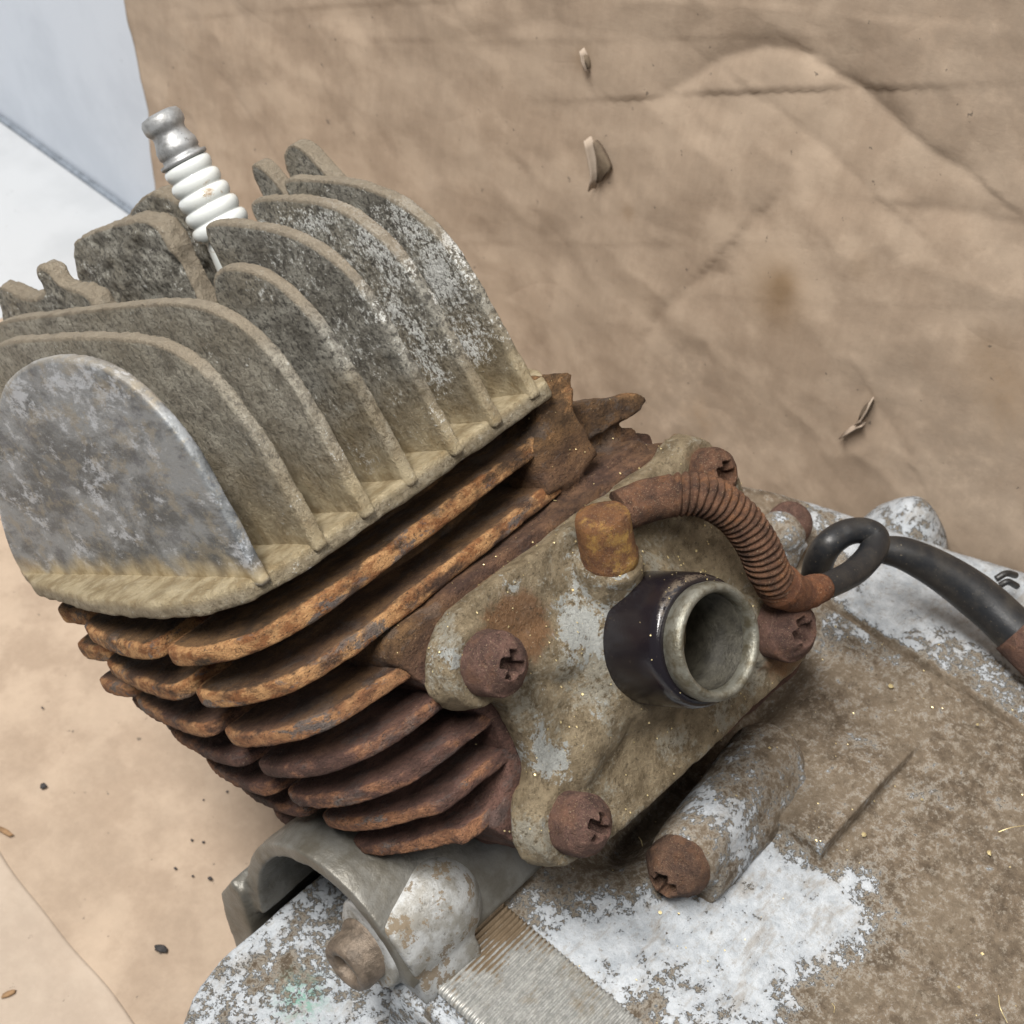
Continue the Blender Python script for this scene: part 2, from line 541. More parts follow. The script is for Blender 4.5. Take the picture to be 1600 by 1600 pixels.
def mat_gloss_black():
    N = NT('glossy_plum_black_sleeve')
    f = N.noise(26, 3, .7); m = N.noise(3, 5, .7)
    dust = N.math('MULTIPLY', N.step(f, .70, .75), N.step(m, .42, .6))
    top = N.step(N.up(), .80, 1.0)
    d2 = N.math('MULTIPLY', top, N.step(N.noise(9, 5, .8), .40, .62))
    col = N.mix(dust, (0.010, 0.008, 0.010), (0.42, 0.33, 0.2))
    col = N.mix(N.math('MULTIPLY', d2, .5), col, (0.2, 0.15, 0.095))
    return N.finish(col, N.math('ADD', .14, N.math('MULTIPLY', N.math('MAXIMUM', dust, d2), .6)), 0, [(f, .01, .3)])


def mat_rubber():
    N = NT('black_rubber')
    m = N.noise(1.6, 6, .7); f = N.noise(22, 3, .7)
    col = N.mix(N.step(m, .42, .72), (0.011, 0.012, 0.014), (0.035, 0.032, 0.028))
    col = N.mix(N.math('MULTIPLY', N.step(f, .66, .73), .5), col, (0.4, 0.33, 0.22))
    return N.finish(col, .42, 0, [(m, .02, .4), (f, .01, .4)])


def mat_paper(name, base, base2):
    N = NT(name)
    m = N.noise(.5, 6, .62); f = N.noise(2.6, 6, .7); g = N.noise(.22, 3, .5, off=(5, 1, 2))
    fib = N.noise(3.0, 6, .75, 0, p=N.stretch((1, 1, .25)))
    col = N.mix(N.step(m, .38, .60), base, base2)
    col = N.mix(N.math('MULTIPLY', N.step(g, .48, .66), .45), col, tuple(x * .74 for x in base))
    col = N.mix(N.math('MULTIPLY', N.step(fib, .35, .7), .22), col, tuple(x * 1.18 for x in base))
    col = N.mix(N.math('MULTIPLY', N.step(f, .60, .74), .30), col, tuple(x * .62 for x in base))
    col = N.mix(N.math('MULTIPLY', N.attr('stain'), .75), col, (0.20, 0.125, 0.06))
    col = N.mix(N.math('MULTIPLY', N.attr('oil_and_shade'), N.step(f, .3, .6)), col, tuple(x * .70 for x in base))
    sp = N.math('MULTIPLY', N.step(N.noise(3.2, 3, .6, off=(2, 8, 5)), .70, .74), .7)
    col = N.mix(sp, col, (0.09, 0.075, 0.06))
    cr1 = N.math('ABSOLUTE', N.math('SUBTRACT', N.noise(.30, 2, .4, .3, off=(3, 1, 4)), .5)); cr2 = N.math('ABSOLUTE', N.math('SUBTRACT', N.noise(.9, 2, .45, .3, off=(8, 2, 4)), .5))
    return N.finish(col, .74, 0, [(cr1, .30, .45), (cr2, .04, .35), (f, .035, .35), (N.noise(9, 4, .7), .012, .35)], spec=.3)


def mat_white(name, a, b, rough=.5):
    N = NT(name)
    m = N.noise(.3, 6, .6); f = N.noise(1.3, 5, .7)
    col = N.mix(N.step(m, .4, .7), a, b)
    col = N.mix(N.math('MULTIPLY', N.step(f, .66, .74), .4), col, tuple(x * .55 for x in a))
    scr = N.noise(1.1, 4, .7, .5, p=N.stretch((1.0, .35, 2.2)))
    col = N.mix(N.math('MULTIPLY', N.step(scr, .70, .74), .5), col, (0.30, 0.26, 0.22))
    return N.finish(col, rough, 0, [(f, .03, .3)])


M_HEAD = mat_head()
M_HEADF = mat_head('scuffed_grey_aluminium', smooth=True, dustiness=1.0)
M_RUST = mat_rust()
M_SCREW = mat_dark_rust('rusty_screw_steel', (0.075, 0.042, 0.034), (0.19, 0.105, 0.08), (0.21, 0.105, 0.06), .5)
M_SPRING = mat_dark_rust('rusty_spring_steel', (0.06, 0.032, 0.022), (0.19, 0.095, 0.055), (0.30, 0.13, 0.05), .5)
M_STUD = mat_dark_rust('orange_rusted_stud', (0.12, 0.055, 0.03), (0.26, 0.12, 0.045), (0.50, 0.30, 0.08), .9)
M_FLANGE = mat_flange()
M_CASE = mat_case()
M_PORC = mat_porcelain()
M_STEEL = mat_steel()
M_GLOSS = mat_gloss_black()
M_RUBBER = mat_rubber()
M_TUBE = mat_simple('grey_oxidised_tube', (0.22, 0.215, 0.18), .42, .55, (0.10, 0.085, 0.055), 4, .04)
M_BORE = mat_simple('dark_bore', (0.075, 0.068, 0.05), .6, .2, (0.025, 0.022, 0.015), 2, .05)  # dark brown-grey inside of the tube
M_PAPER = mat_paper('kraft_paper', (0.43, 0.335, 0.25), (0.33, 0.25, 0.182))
M_PAPER2 = mat_paper('kraft_paper_pale', (0.44, 0.36, 0.285), (0.40, 0.32, 0.25))
M_WALL = mat_white('painted_white_board', (0.56, 0.60, 0.66), (0.50, 0.54, 0.60))
M_TABLE = mat_white('white_bench_top', (0.48, 0.495, 0.51), (0.42, 0.435, 0.45))
M_RIB = mat_simple('bare_ribbed_aluminium', (0.47, 0.45, 0.40), .38, .55, (0.30, 0.27, 0.21), 1.2, .03)
M_FLAKE = mat_simple('pale_brass_flakes', (0.75, 0.62, 0.34), .35, .5, (0.62, 0.5, 0.25))
M_CRUMB = mat_simple('dark_grit', (0.05, 0.045, 0.045), .8, 0, (0.02, 0.02, 0.02), 9)
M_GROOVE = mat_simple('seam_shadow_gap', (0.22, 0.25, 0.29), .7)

# ------------------------------------------------------------------ the bench, the wall board and the paper
WU = -11.8                                   # the wall board's face (units along u)


def world_obj(name, V, F, mat, attrs=None, parent=None, smooth=True):
    """vertices in (u, d, h) units; h measured from the engine reference"""
    V = np.asarray(V, float).copy(); V[:, 2] -= TABLE
    return mesh_obj(name, V, F, mat, parent, smooth, attrs)


V, F = prism([(-40, -75, 0), (45, -75, 0), (45, 60, 0), (-40, 60, 0)], 2, TABLE - .3, TABLE - 3.5)
tag(world_obj('bench_top', V, F, M_TABLE, smooth=False), kind='structure')
V, F = prism([(WU - .35, -75, 0), (WU - .35, 60, 0), (WU - 2, 60, 0), (WU - 2, -75, 0)], 2, TABLE - .29, 45)
tag(world_obj('wall_board', V, F, M_WALL, smooth=False), kind='structure')
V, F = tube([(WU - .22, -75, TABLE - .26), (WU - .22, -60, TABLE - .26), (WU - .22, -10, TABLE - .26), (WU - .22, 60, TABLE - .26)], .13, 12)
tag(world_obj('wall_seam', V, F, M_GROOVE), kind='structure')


def wall_dh(px, py):
    q = udh(pU(px, py, WU)); return q[1], q[2]


def paper_sheet(parent):
    edge = [wall_dh(200, -160), wall_dh(200, 0), wall_dh(206, 40), wall_dh(216, 85), wall_dh(228, 130), wall_dh(238, 170), wall_dh(250, 290)]
    eh = [e[1] for e in edge][::-1]; ed = [e[0] for e in edge][::-1]
    R = 0.9
    nt, ns = 500, 520
    tt = np.concatenate([np.linspace(-34, 0, 150), np.linspace(0, 31, nt - 150)[1:]])
    ss = np.linspace(0, 1, ns)
    arc = R * math.pi / 2
    T, Sg = np.meshgrid(tt, ss, indexing='ij')
    u = np.where(T < -arc / 2, WU + R - (T + arc / 2), np.where(T > arc / 2, WU, 0))
    h = np.where(T < -arc / 2, TABLE, np.where(T > arc / 2, TABLE + R + (T - arc / 2), 0))
    mid = np.abs(T) <= arc / 2
    a = (T + arc / 2) / R
    u = np.where(mid, WU + R - R * np.sin(a), u); h = np.where(mid, TABLE + R - R * np.cos(a), h)
    left = np.where(T > 0, np.interp(h, eh, ed), -22.2 + 0.02 * T)
    d = left + (34 - left) * Sg
    # relief normal to the sheet
    P = np.stack([T, d, np.zeros_like(T)], -1).reshape(-1, 3)
    z = 0.22 * fbm(P, .11, 3) + .10 * (1 - np.abs(fbm(P, .16, 3, .5, 40)) * 1.6) + .05 * (1 - np.abs(fbm(P, .38, 3, .5, 80)) * 1.6) + .02 * fbm(P, .8, 4)
    wallm = sstep(T.ravel(), 1.0, 4.0)
    Q = np.stack([d.ravel(), h.ravel()], 1)
    # folds seen in the sheet: (points, height, width, which side is softer)
    folds = [([(1040, 150), (1120, 95), (1190, 78), (1270, 90), (1330, 140)], .20, .9),
             ([(1330, 140), (1400, 195), (1460, 245), (1510, 275)], .16, .7),
             ([(1195, 165), (1270, 225), (1360, 300)], .10, .6),
             ([(1020, 505), (1070, 450), (1130, 425), (1160, 390), (1178, 340)], .13, .45),
             ([(1130, 430), (1115, 500), (1100, 560)], .10, .5),
             ([(1385, 640), (1420, 700)], .10, .6), ([(1440, 325), (1540, 340)], .10, .5),
             ([(360, 130), (400, 200), (450, 260)], .05, .6), ([(700, 60), (860, 30), (1020, 60)], .07, 1.2),
             ([(380, 20), (560, 30), (640, 0)], .10, .9), ([(1090, 0), (1170, 60), (1300, 20)], -.08, 1.3),
             ([(820, 380), (980, 330), (1100, 380)], .05, 1.3), ([(1250, 470), (1400, 520), (1590, 480)], .05, 1.2)]
    for pts, hh, ww in folds:
        hh = -hh
        L = np.array([wall_dh(*p) for p in pts])
        dist = polydist(Q, L, False)
        # signed side gives the crease one steep and one gentle flank
        a0, b0 = L[0], L[-1]
        sd = np.sign((b0[0] - a0[0]) * (Q[:, 1] - a0[1]) - (b0[1] - a0[1]) * (Q[:, 0] - a0[0]))
        wdt = np.where(sd > 0, ww * .5, ww * 1.5)
        z = z + .75 * wallm * hh * np.exp(-np.sqrt(dist ** 2 + .0006) / wdt)
    z = z + .08
    nu = np.where(T > arc / 2, 1.0, np.where(T < -arc / 2, 0, np.sin(a))).ravel()
    nh = np.where(T > arc / 2, 0.0, np.where(T < -arc / 2, 1, np.cos(a))).ravel()
    z = np.where(T.ravel() < -2, (z - .08) * .25 + .06, z)
    Vv = np.stack([u.ravel() + nu * z, d.ravel(), h.ravel() + nh * z], 1)
    st = np.zeros(len(Vv)); oil_and_shade = np.zeros(len(Vv))
    for px, py, r, k in [(1215, 460, .75, .8), (1230, 440, .35, .5), (1090, 655, .5, .5), (1545, 555, .6, .4), (1585, 620, .9, .6), (1350, 415, .3, .3), (915, 90, .25, .5), (985, 330, .2, .5)]:
        c = wall_dh(px, py); dd = np.hypot(Q[:, 0] - c[0], (Q[:, 1] - c[1]) * .8)
        st += wallm * k * np.exp(-(dd / r) ** 2)
    for px, py, r, k in [(1070, 560, 1.0, .5), (1050, 660, 1.6, .6), (1500, 700, 3, .6), (1530, 80, 3, .6), (1180, 680, 2, .4), (900, 330, 1, .3), (1560, 420, 1, .35)]:  # oily patches; those on the right also paint in the wall's shading
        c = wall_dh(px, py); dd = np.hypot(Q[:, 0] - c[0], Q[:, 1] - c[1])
        oil_and_shade += wallm * k * np.exp(-(dd / r) ** 2)
    Fs = []
    idx = np.arange(len(tt) * ns).reshape(len(tt), ns)
    q = np.stack([idx[:-1, :-1], idx[1:, :-1], idx[1:, 1:], idx[:-1, 1:]], -1).reshape(-1, 4)
    return world_obj('kraft_paper_sheet', Vv, q, M_PAPER, dict(stain=np.clip(st, 0, 1), oil_and_shade=np.clip(oil_and_shade, 0, 1)), parent)


paper = paper_sheet(None)
so = paper.modifiers.new('thickness', 'SOLIDIFY'); so.thickness = .02 * S; so.offset = -1
tag(paper, 'creased brown kraft paper hung up the wall and over the bench behind the engine', 'paper sheet')


def flap(pts, mat, width, curl):
    """small curled tongue of torn paper standing off the wall"""
    L = np.array([wall_dh(*p) for p in pts]); n = len(L); V = []; F = []
    k = 7
    W = np.linspace(0, 1, n)
    for i in range(n):
        wdt = width * math.sin(math.pi * (0.08 + .84 * W[i]))
        for j in range(k):
            t = j / (k - 1)
            V.append((WU + .17 + curl * t ** 1.4, L[i, 0] - wdt * t * (1 - .35 * t), L[i, 1] + .03 * math.sin(5 * t + i)))
    for i in range(n - 1):
        for j in range(k - 1):
            F.append([i * k + j, i * k + j + 1, (i + 1) * k + j + 1, (i + 1) * k + j])
    o = world_obj('paper_tear', V, F, mat, dict(stain=np.zeros(len(V)), oil_and_shade=np.zeros(len(V))), paper)
    s2 = o.modifiers.new('thickness', 'SOLIDIFY'); s2.thickness = .03 * S
    return o


def hole(pts):
    """dark slit behind a tear: a shallow sunken pocket seen through the sheet"""
    L = np.array([wall_dh(*p) for p in pts])
    V, F = prism([(0, a, b) for a, b in chaikin(L, 2)], 0, WU + .10, WU + .24)
    return world_obj('paper_hole', V, F, M_HOLE_DARK, None, paper)


M_HOLE_DARK = mat_simple('painted_hole_dark', (0.16, 0.12, 0.08), .9, 0, (0.09, 0.065, 0.045))  # dark brown standing in for the shade inside the holes
flap([(932, 210), (937, 225), (942, 245), (945, 262), (944, 275), (938, 290)], M_PAPER2, .20, .26)
flap([(921, 72), (925, 82), (926, 92), (929, 106)], M_PAPER2, .12, .16)
flap([(1372, 616), (1362, 630), (1352, 646), (1346, 655)], M_PAPER2, -.16, .2)
flap([(1323, 672), (1335, 662), (1348, 655), (1358, 654)], M_PAPER2, -.10, .22)
hole([(934, 212), (944, 222), (957, 245), (962, 262), (952, 268), (942, 285), (940, 270), (942, 245)])
hole([(922, 76), (929, 90), (929, 106), (922, 96)])
hole([(1372, 616), (1366, 640), (1352, 652), (1348, 648), (1358, 626)])

# the second, paler sheet under the viewer's side of the bench
e0 = udh(pH(0, 1335, TABLE)); e1 = udh(pH(205, 1600, TABLE))
dr = (e1 - e0) / np.linalg.norm(e1 - e0)
pr = np.array([-dr[1], dr[0], 0]); pr = pr if pr[0] > 0 else -pr
nn, mm = 90, 40
V = []
for i in range(nn):
    for j in range(mm):
        s_ = -14 + 34 * i / (nn - 1); t_ = 20 * (j / (mm - 1)) ** 1.5
        p = e0 + dr * s_ + pr * (t_ + .05 * math.sin(s_ * .9) + .02 * math.sin(s_ * 2.3))
        V.append([p[0], p[1], TABLE + .17])
V = np.array(V)
V[:, 2] += .01 * fbm(V, .4, 3)
idx = np.arange(nn * mm).reshape(nn, mm)
q = np.stack([idx[:-1, :-1], idx[:-1, 1:], idx[1:, 1:], idx[1:, :-1]], -1).reshape(-1, 4)
z0 = np.zeros(len(V))
pap2 = world_obj('kraft_paper_sheet', V, q, M_PAPER2, dict(stain=z0, oil_and_shade=z0))
so = pap2.modifiers.new('thickness', 'SOLIDIFY'); so.thickness = .05 * S; so.offset = -1
tag(pap2, 'paler pinkish brown paper sheet lying flat on the bench at lower left', 'paper sheet')


def crumb(px, py, r, el, label, group=None, mat=None):
    c = udh(pH(px, py, TABLE + .2))
    V, F = ball((0, 0, 0), r, (1, el, .55), 7)
    V = V * (1 + .22 * fbm(V, 2.2 / r, 2, off=px))[:, None]
    a = random.uniform(0, 3)
    V = V @ np.array([[math.cos(a), math.sin(a), 0], [-math.sin(a), math.cos(a), 0], [0, 0, 1]])
    me_o = mesh_obj('crumb', V, F, mat or M_CRUMB)
    me_o.location = (c[0] * S, c[1] * S, (c[2] - TABLE + r * .3) * S)
    tag(me_o, label, 'crumb', group)


crumb(68, 1229, .085, 1.1, 'small round dark crumb on the brown paper left of the rusty fins')
crumb(251, 1483, .10, 1.7, 'largest dark oval crumb on the brown paper beside the white casing corner')
GR = [(433, 1270, .055, 'dark grit speck on the paper closest to the lowest rusty fins, above the grey arch'),
      (328, 1373, .05, 'darkest grit speck of the cluster left of the grey arched mouth'),
      (355, 1237, .03, 'faint grit speck on the paper just under the left ends of the rusty fins'),
      (318, 1250, .025, 'faintest grit speck up and left among those under the rusty fins'),
      (300, 1313, .035, 'left speck of a close side by side pair on the brown paper'),
      (318, 1316, .035, 'right speck of a close side by side pair on the brown paper'),
      (274, 1357, .035, 'leftmost dark grit speck of the cluster beside the grey arched mouth'),
      (301, 1369, .03, 'faint grit speck between two darker ones left of the grey arch'),
      (66, 1106, .03, 'lone faint grit speck on the paper near the left edge, above the round crumb')]
for px, py, r, lb in GR:
    crumb(px, py, r, 1.2, lb, 'specks of grit on the brown paper')
M_BR = mat_simple('brown_flake', (0.30, 0.18, 0.09), .8, 0, (0.2, 0.12, 0.06))
crumb(8, 1300, .07, 3.6, 'upper brown sliver at the left edge of the picture on the paper', mat=M_BR)
crumb(14, 1553, .07, 2.6, 'lower brown flake near the left edge on the paler paper', mat=M_BR)

# ------------------------------------------------------------------ the engine
ENG = empty('engine')
ENG.location = ORG.tolist()
ENG.rotation_euler = (TILT, 0, 0)
tag(ENG, 'rusty two stroke engine with finned cylinder leaning over its dirty white crankcase', 'engine')

# ---- cylinder head: base plate, hub and fins
def head_attr_plate(outline, ax):
    o2 = np.delete(np.asarray(outline), 0, 1)
    def f(co):
        dist = polydist(co[:, 1:], o2)
        e = 1 - sstep(dist, .02, .16)
        e = e * sstep(co[:, 2], .6, 3.4) * (.55 + .45 * sstep(co[:, 2], 2.0, 4.0))
        cr = np.exp(-((co[:, 1] - 3.45) ** 2 / .35)) * sstep(co[:, 2], .3, 1.0) * sstep(co[:, 2], 5.0, 3.6) * sstep(-co[:, 0], -2.8, -.6) + .55 * np.exp(-((co[:, 1] - 2.4) ** 2 / 1.2 + (co[:, 2] - 3.6) ** 2 / .9)) * sstep(-co[:, 0], -2.6, -1.8)
        return dict(edge=e, crust=cr * 2.2 - .4 * sstep(co[:, 0], 2.4, 4))
    return f


base_px = [(845, 622), (640, 768), (418, 922), (330, 962), (250, 975), (150, 960), (60, 935)]
bo = [pW(*p, -.30) for p in base_px]
ol = np.array([(-.40, 4.22), (2.0, 4.25), (5.4, 4.18), (6.25, 3.85), (6.75, 3.0), (6.92, 1.9), (6.85, -.7), (6.42, -4.0), (5.9, -5.6), (3, -6.6), (-.3, -6.6), (-1.3, -5.6), (-1.3, 2.6), (-.9, 3.5)])
ol3 = np.column_stack([ol, np.zeros(len(ol))])
flat = lambda co: dict(edge=sstep(co[:, 2], -.1, .1) * .3, crust=np.zeros(len(co)) - .5)
head = cast('cylinder_head', [prism(ol3, 2, -.33, 0.02), cyl((2.9, -1.0, -.2), (2.9, -1.0, 1.1), 2.0, 1.7)], .07, M_HEAD, ENG, 2, .02, 2.2, flat)


def head_fin(pts, u, th=.24, mat=M_HEAD, lab=None, taper=.0, vox=.052, amp=.014):
    P = np.array([(0, a, b) for a, b in pts for _ in range(3 if b < -.1 else 1)])
    P = chaikin(P, 2)
    o = cast('fin', [prism(P, 0, u - th / 2, u + th / 2)], vox, mat, head, 2, amp, 2.2, head_attr_plate(P, 0))
    if lab: o['label'] = lab
    return o


def prof(apex_w, left_v, left_w, base_left, wr=4.0):
    """right half outline of an upright plate: straight outer edge, round shoulder, flat crown"""
    return [(base_left, -.15), (4.2, -.15), (4.2, -.15), (4.12, 1.2), (4.0, 2.4), (3.8, 3.0), (3.1, apex_w - .42), (2.2, apex_w - .08), (1.0, left_w + .05)]


# k=0..3 are cut away in the middle, so each has a right hand piece
hf = []
hf.append(head_fin([(0.9, -.15), (4.3, -.15), (4.3, -.15), (4.15, 1.3), (4.0, 2.3), (3.75, 3.1), (3.2, 3.75), (2.3, 4.25), (1.2, 4.55), (.35, 4.75), (.15, 4.6), (.2, 4.3)], 0.0))
hf.append(head_fin([(0.7, -.15), (4.35, -.15), (4.35, -.15), (4.2, 1.3), (4.05, 2.4), (3.85, 3.2), (3.2, 3.95), (2.4, 4.35), (1.3, 4.6), (.6, 4.7), (.4, 4.55), (.45, 4.2)], 1.0))
hf.append(head_fin([(0.6, -.15), (4.4, -.15), (4.4, -.15), (4.25, 1.3), (4.08, 2.4), (3.9, 3.2), (3.15, 3.95), (2.3, 4.3), (1.2, 4.6), (.5, 4.7), (.32, 4.55), (.3, 4.1)], 2.0))
hf.append(head_fin([(1.2, -.15), (4.3, -.15), (4.3, -.15), (4.2, 1.3), (4.02, 2.4), (3.8, 3.1), (3.3, 3.7), (2.6, 4.02), (1.95, 4.08), (1.55, 3.9), (1.35, 3.4)], 3.0))
hf.append(head_fin([(-6.2, -.15), (4.35, -.15), (4.35, -.15), (4.27, 1.0), (4.2, 2.0), (3.95, 2.75), (3.6, 3.3), (2.9, 3.72), (2.0, 3.95), (.3, 4.12), (-2, 4.28), (-4.85, 4.5), (-5.6, 4.2), (-6.2, 3.0)], 4.0))
P5 = [pU(*p, 5.0) for p in [(500, 846), (440, 735), (380, 640), (330, 580), (285, 545), (235, 525), (150, 520), (60, 524), (0, 530)]]
hf.append(head_fin([(-6.0, -.15), (4.3, -.15)] + [(p[1], p[2]) for p in P5] + [(-4.6, 3.9), (-5.6, 3.0)], 5.0))
P6 = [pU(*p, 6.05) for p in [(409, 903), (350, 795), (300, 702), (250, 640), (205, 597), (160, 568), (110, 556), (60, 561), (25, 580), (3, 612), (-8, 680), (-2, 790), (18, 860), (45, 908)]]
hf.append(head_fin([(p[1], p[2] if p[2] > .3 else -.15) for p in P6], 6.0, .22, M_HEADF, 'smooth scuffed blue grey end fin with domed top', amp=.008))
# pieces on the far side of the plug well
head_fin([(-6.6, -.15), (-1.2, -.15), (-1.15, 4.6), (-1.6, 5.1), (-2.6, 5.2), (-4.4, 5.25), (-4.95, 5.1), (-5.15, 4.7), (-5.8, 3.6)], 1.75, .42, amp=.06)
head_fin([(-6.2, -.15), (-1.7, -.15), (-1.6, 4.5), (-1.9, 4.95), (-2.8, 5.45), (-3.6, 5.4), (-4.7, 5.0), (-5.1, 4.6)], .7, .42, amp=.06)
head_fin([(-7.0, -.15), (-2.6, -.15), (-2.5, 4.1), (-2.95, 4.45), (-3.6, 4.55), (-3.75, 5.0), (-4.05, 5.1), (-4.3, 4.85), (-4.35, 4.5), (-5.3, 4.55), (-6.0, 4.95), (-6.5, 4.95), (-6.9, 4.4)], 3.0, .38, amp=.06)
head_fin([(-1.7, -.15), (.9, -.15), (.55, 3.9), (.1, 4.6), (-.1, 5.0), (-.45, 5.22), (-.85, 5.05), (-1.0, 4.6), (-1.2, 3.5)], -1.0, .34)
head_fin([(-2.6, -.15), (-1.3, -.15), (-1.45, 4.0), (-1.85, 4.9), (-2.15, 5.12), (-2.35, 4.95), (-2.4, 4.2)], -1.15, .34)

# ---- spark plug
pb = pU(352, 366, 1.2); pt = pU(246, 176, 1.2)
ax = (pt - pb); Lp = np.linalg.norm(ax); ax /= Lp
plug = mesh_obj('spark_plug', *lathe(pb - ax * 3.2, ax, [(.62, 0), (.62, .9), (.55, 1.0), (.45, 1.2)], 40), M_STEEL, ENG)
px_ = Lp / math.hypot(318 - 243, 378 - 176)      # units per image pixel at the plug
def rib_prof():
    pr = [(.62, -2.6), (.60, -1.0), (.50, -.15), (.48, 0)]
    h = 0.05
    for i in range(5):
        r = .66 - .028 * i
        pr += [(r - .075, h), (r - .06, h + .02), (r - .02, h + .09), (r, h + .19), (r - .008, h + .27), (r - .045, h + .335)]
        h += .375
    pr += [(.36, h + .01)]
    return pr, h
rp, hh = rib_prof()
KL = Lp / (hh + 1.265); KR = .83
rp = [(a * KR, b * KL) for a, b in rp]; hh *= KL
ins = mesh_obj('insulator', *lathe(pb, ax, rp, 56), M_PORC, plug)
V, F = lathe(pb + ax * (hh - .01), ax, [(a * 1.08, b * KL) for a, b in [(.40, 0), (.42, .03), (.42, .10), (.34, .13), (.335, .22), (.36, .25), (.36, .44), (.345, .48), (.32, .58), (.295, .70), (.295, .76), (.315, .82), (.35, .88), (.365, .98), (.36, 1.12), (.32, 1.22), (.22, 1.26), (.02, 1.265)]], 48)
mesh_obj('terminal', V, F, M_STEEL, plug)

# ---- cylinder: barrel with boss, fins
FW = [-.95, -1.8, -2.65, -3.45, -4.2, -4.95, -5.65]
FT = [7.04, 6.97, 6.86, 6.62, 6.42, 6.08, 5.82]
LV = [-4.6, -4.75, -4.75, -5.1, -5.0, -4.6, -4.1]
LU = [6.15, 6.12, 6.1, 5.6, 5.3, 5.05, 4.95]
SL = [-2.35, -2.45, -2.4, -2.3, -1.9, -1.9, -1.6]


def rattr(outline):
    o2 = np.asarray(outline)[:, :2]
    def f(co):
        e = 1 - sstep(polydist(co[:, :2], o2), .06, .26)
        return dict(edge=e)
    return f


pad_px = [(640, 965), (605, 1020), (632, 1052), (690, 1085), (745, 1108), (788, 1150), (792, 1225), (758, 1285), (800, 1318), (862, 1342), (940, 1322), (1190, 1100), (1262, 1040), (1265, 960), (1150, 740), (1100, 690), (1030, 690)]
pad = chaikin([pV(*p, 4.3) for p in pad_px], 1)
brk = [pV(*p, 3.9) for p in [(835, 590), (862, 583), (892, 581), (893, 610), (890, 640), (928, 712), (905, 738), (880, 757), (850, 775), (825, 700), (840, 660)]]
spk = [pV(*p, 3.3) for p in [(875, 640), (905, 628), (985, 616), (1000, 624), (985, 648), (940, 672), (895, 700), (870, 690)]]
sp2 = [pV(*p, 3.0) for p in [(880, 700), (950, 668), (978, 672), (988, 690), (985, 712), (900, 730)]]
sp3 = [pV(*p, 2.8) for p in [(960, 690), (985, 678), (1008, 680), (1012, 694), (1000, 704), (960, 712)]]
barrel = cyl((2.3, -.3, -7.3), (2.3, -.8, -.4), 2.5, 3.9, 64)
pslab = prism(pad, 1, 1.5, 4.32)
skirt = prism([(-2.0, 0, -2.0), (3.9, 0, -2.0), (3.9, 0, -2.9), (-2.6, 0, -3.0)], 1, 1.0, 4.0)
cyl_o = cast('cylinder', [barrel, pslab, skirt, prism(brk, 1, 3.1, 3.95), prism(brk[3:], 1, 3.0, 4.05),
                          prism(spk, 1, 2.5, 3.5), prism(sp2, 1, 2.2, 3.3), prism(sp3, 1, 2.2, 3.0)], .07, M_RUST, ENG, 3, .035, 2.2,
             lambda co: dict(edge=.55 * sstep(co[:, 2], -2.4, -1.2)))

for k, w in enumerate(FW):
    Fk = FT[k]
    right = [(-.85, 3.9), (1.5, 4.05), (4.0, 4.08)] if k < 2 else [(1.5, 4.25), (3.6, 4.28), (4.5, 4.25)]
    sc_ = (Fk - 3.5) / (7.0 - 3.5)
    o_ = right + [(5.2, 4.15), (Fk - .75, 3.85), (Fk - .30, 3.35), (Fk, 2.5), (Fk, 1.72), (Fk - .35, 1.62), (Fk - 2.1, 1.6),
                  (Fk - 2.1, 1.22), (Fk - .4, 1.2), (Fk - .05, 1.0), (Fk - .03, .4), (Fk - .18, -.9), (Fk - .45, SL[k]), (Fk - .75, SL[k] - .12), (Fk - 2.2, SL[k] - .12),
                  (Fk - 2.2, SL[k] - .5), (LU[k] - .1, SL[k] - .55), (LU[k] + .05, SL[k] - .8), (LU[k], LV[k] + .2), (LU[k] - .35, LV[k]), (LU[k] - 2.2, LV[k] - .1), (-.6, LV[k]), (-1.0, -3)]
    o_ += [(-1.0, 3.2)]
    P = np.column_stack([np.array(o_), np.zeros(len(o_))])
    P = chaikin(P, 2)
    th = [.33, .31, .28, .26, .25, .24, .24][k]
    cast('fin', [prism(P, 2, w - th / 2, w + th / 2)], .06, M_RUST, cyl_o, 3, .020, 1.3, rattr(P))

# ---- intake flange
fl_px = [(1050, 703), (1090, 700), (1135, 722), (1152, 765), (1165, 815), (1200, 900), (1262, 955), (1266, 1000), (1240, 1040), (1190, 1085), (945, 1312), (897, 1341), (850, 1332), (812, 1303), (806, 1253), (826, 1212), (812, 1160), (775, 1092), (745, 1092), (706, 1084), (680, 1050), (677, 1010), (695, 965), (740, 925), (860, 838), (960, 765)]
fl = chaikin([pV(*p, 4.5) for p in fl_px], 1)
mc = pV(1127, 1003, 6.75)
hub0 = np.array([mc[0], 4.4, mc[2]])
SC = [pV(784, 1038, 5.3), pV(918, 1290, 5.3), pV(1122, 742, 5.2), pV(1236, 985, 5.3)]
stud_b = pV(952, 872, 5.15)
sax = np.array([-.02, .30, .955]); sax /= np.linalg.norm(sax)


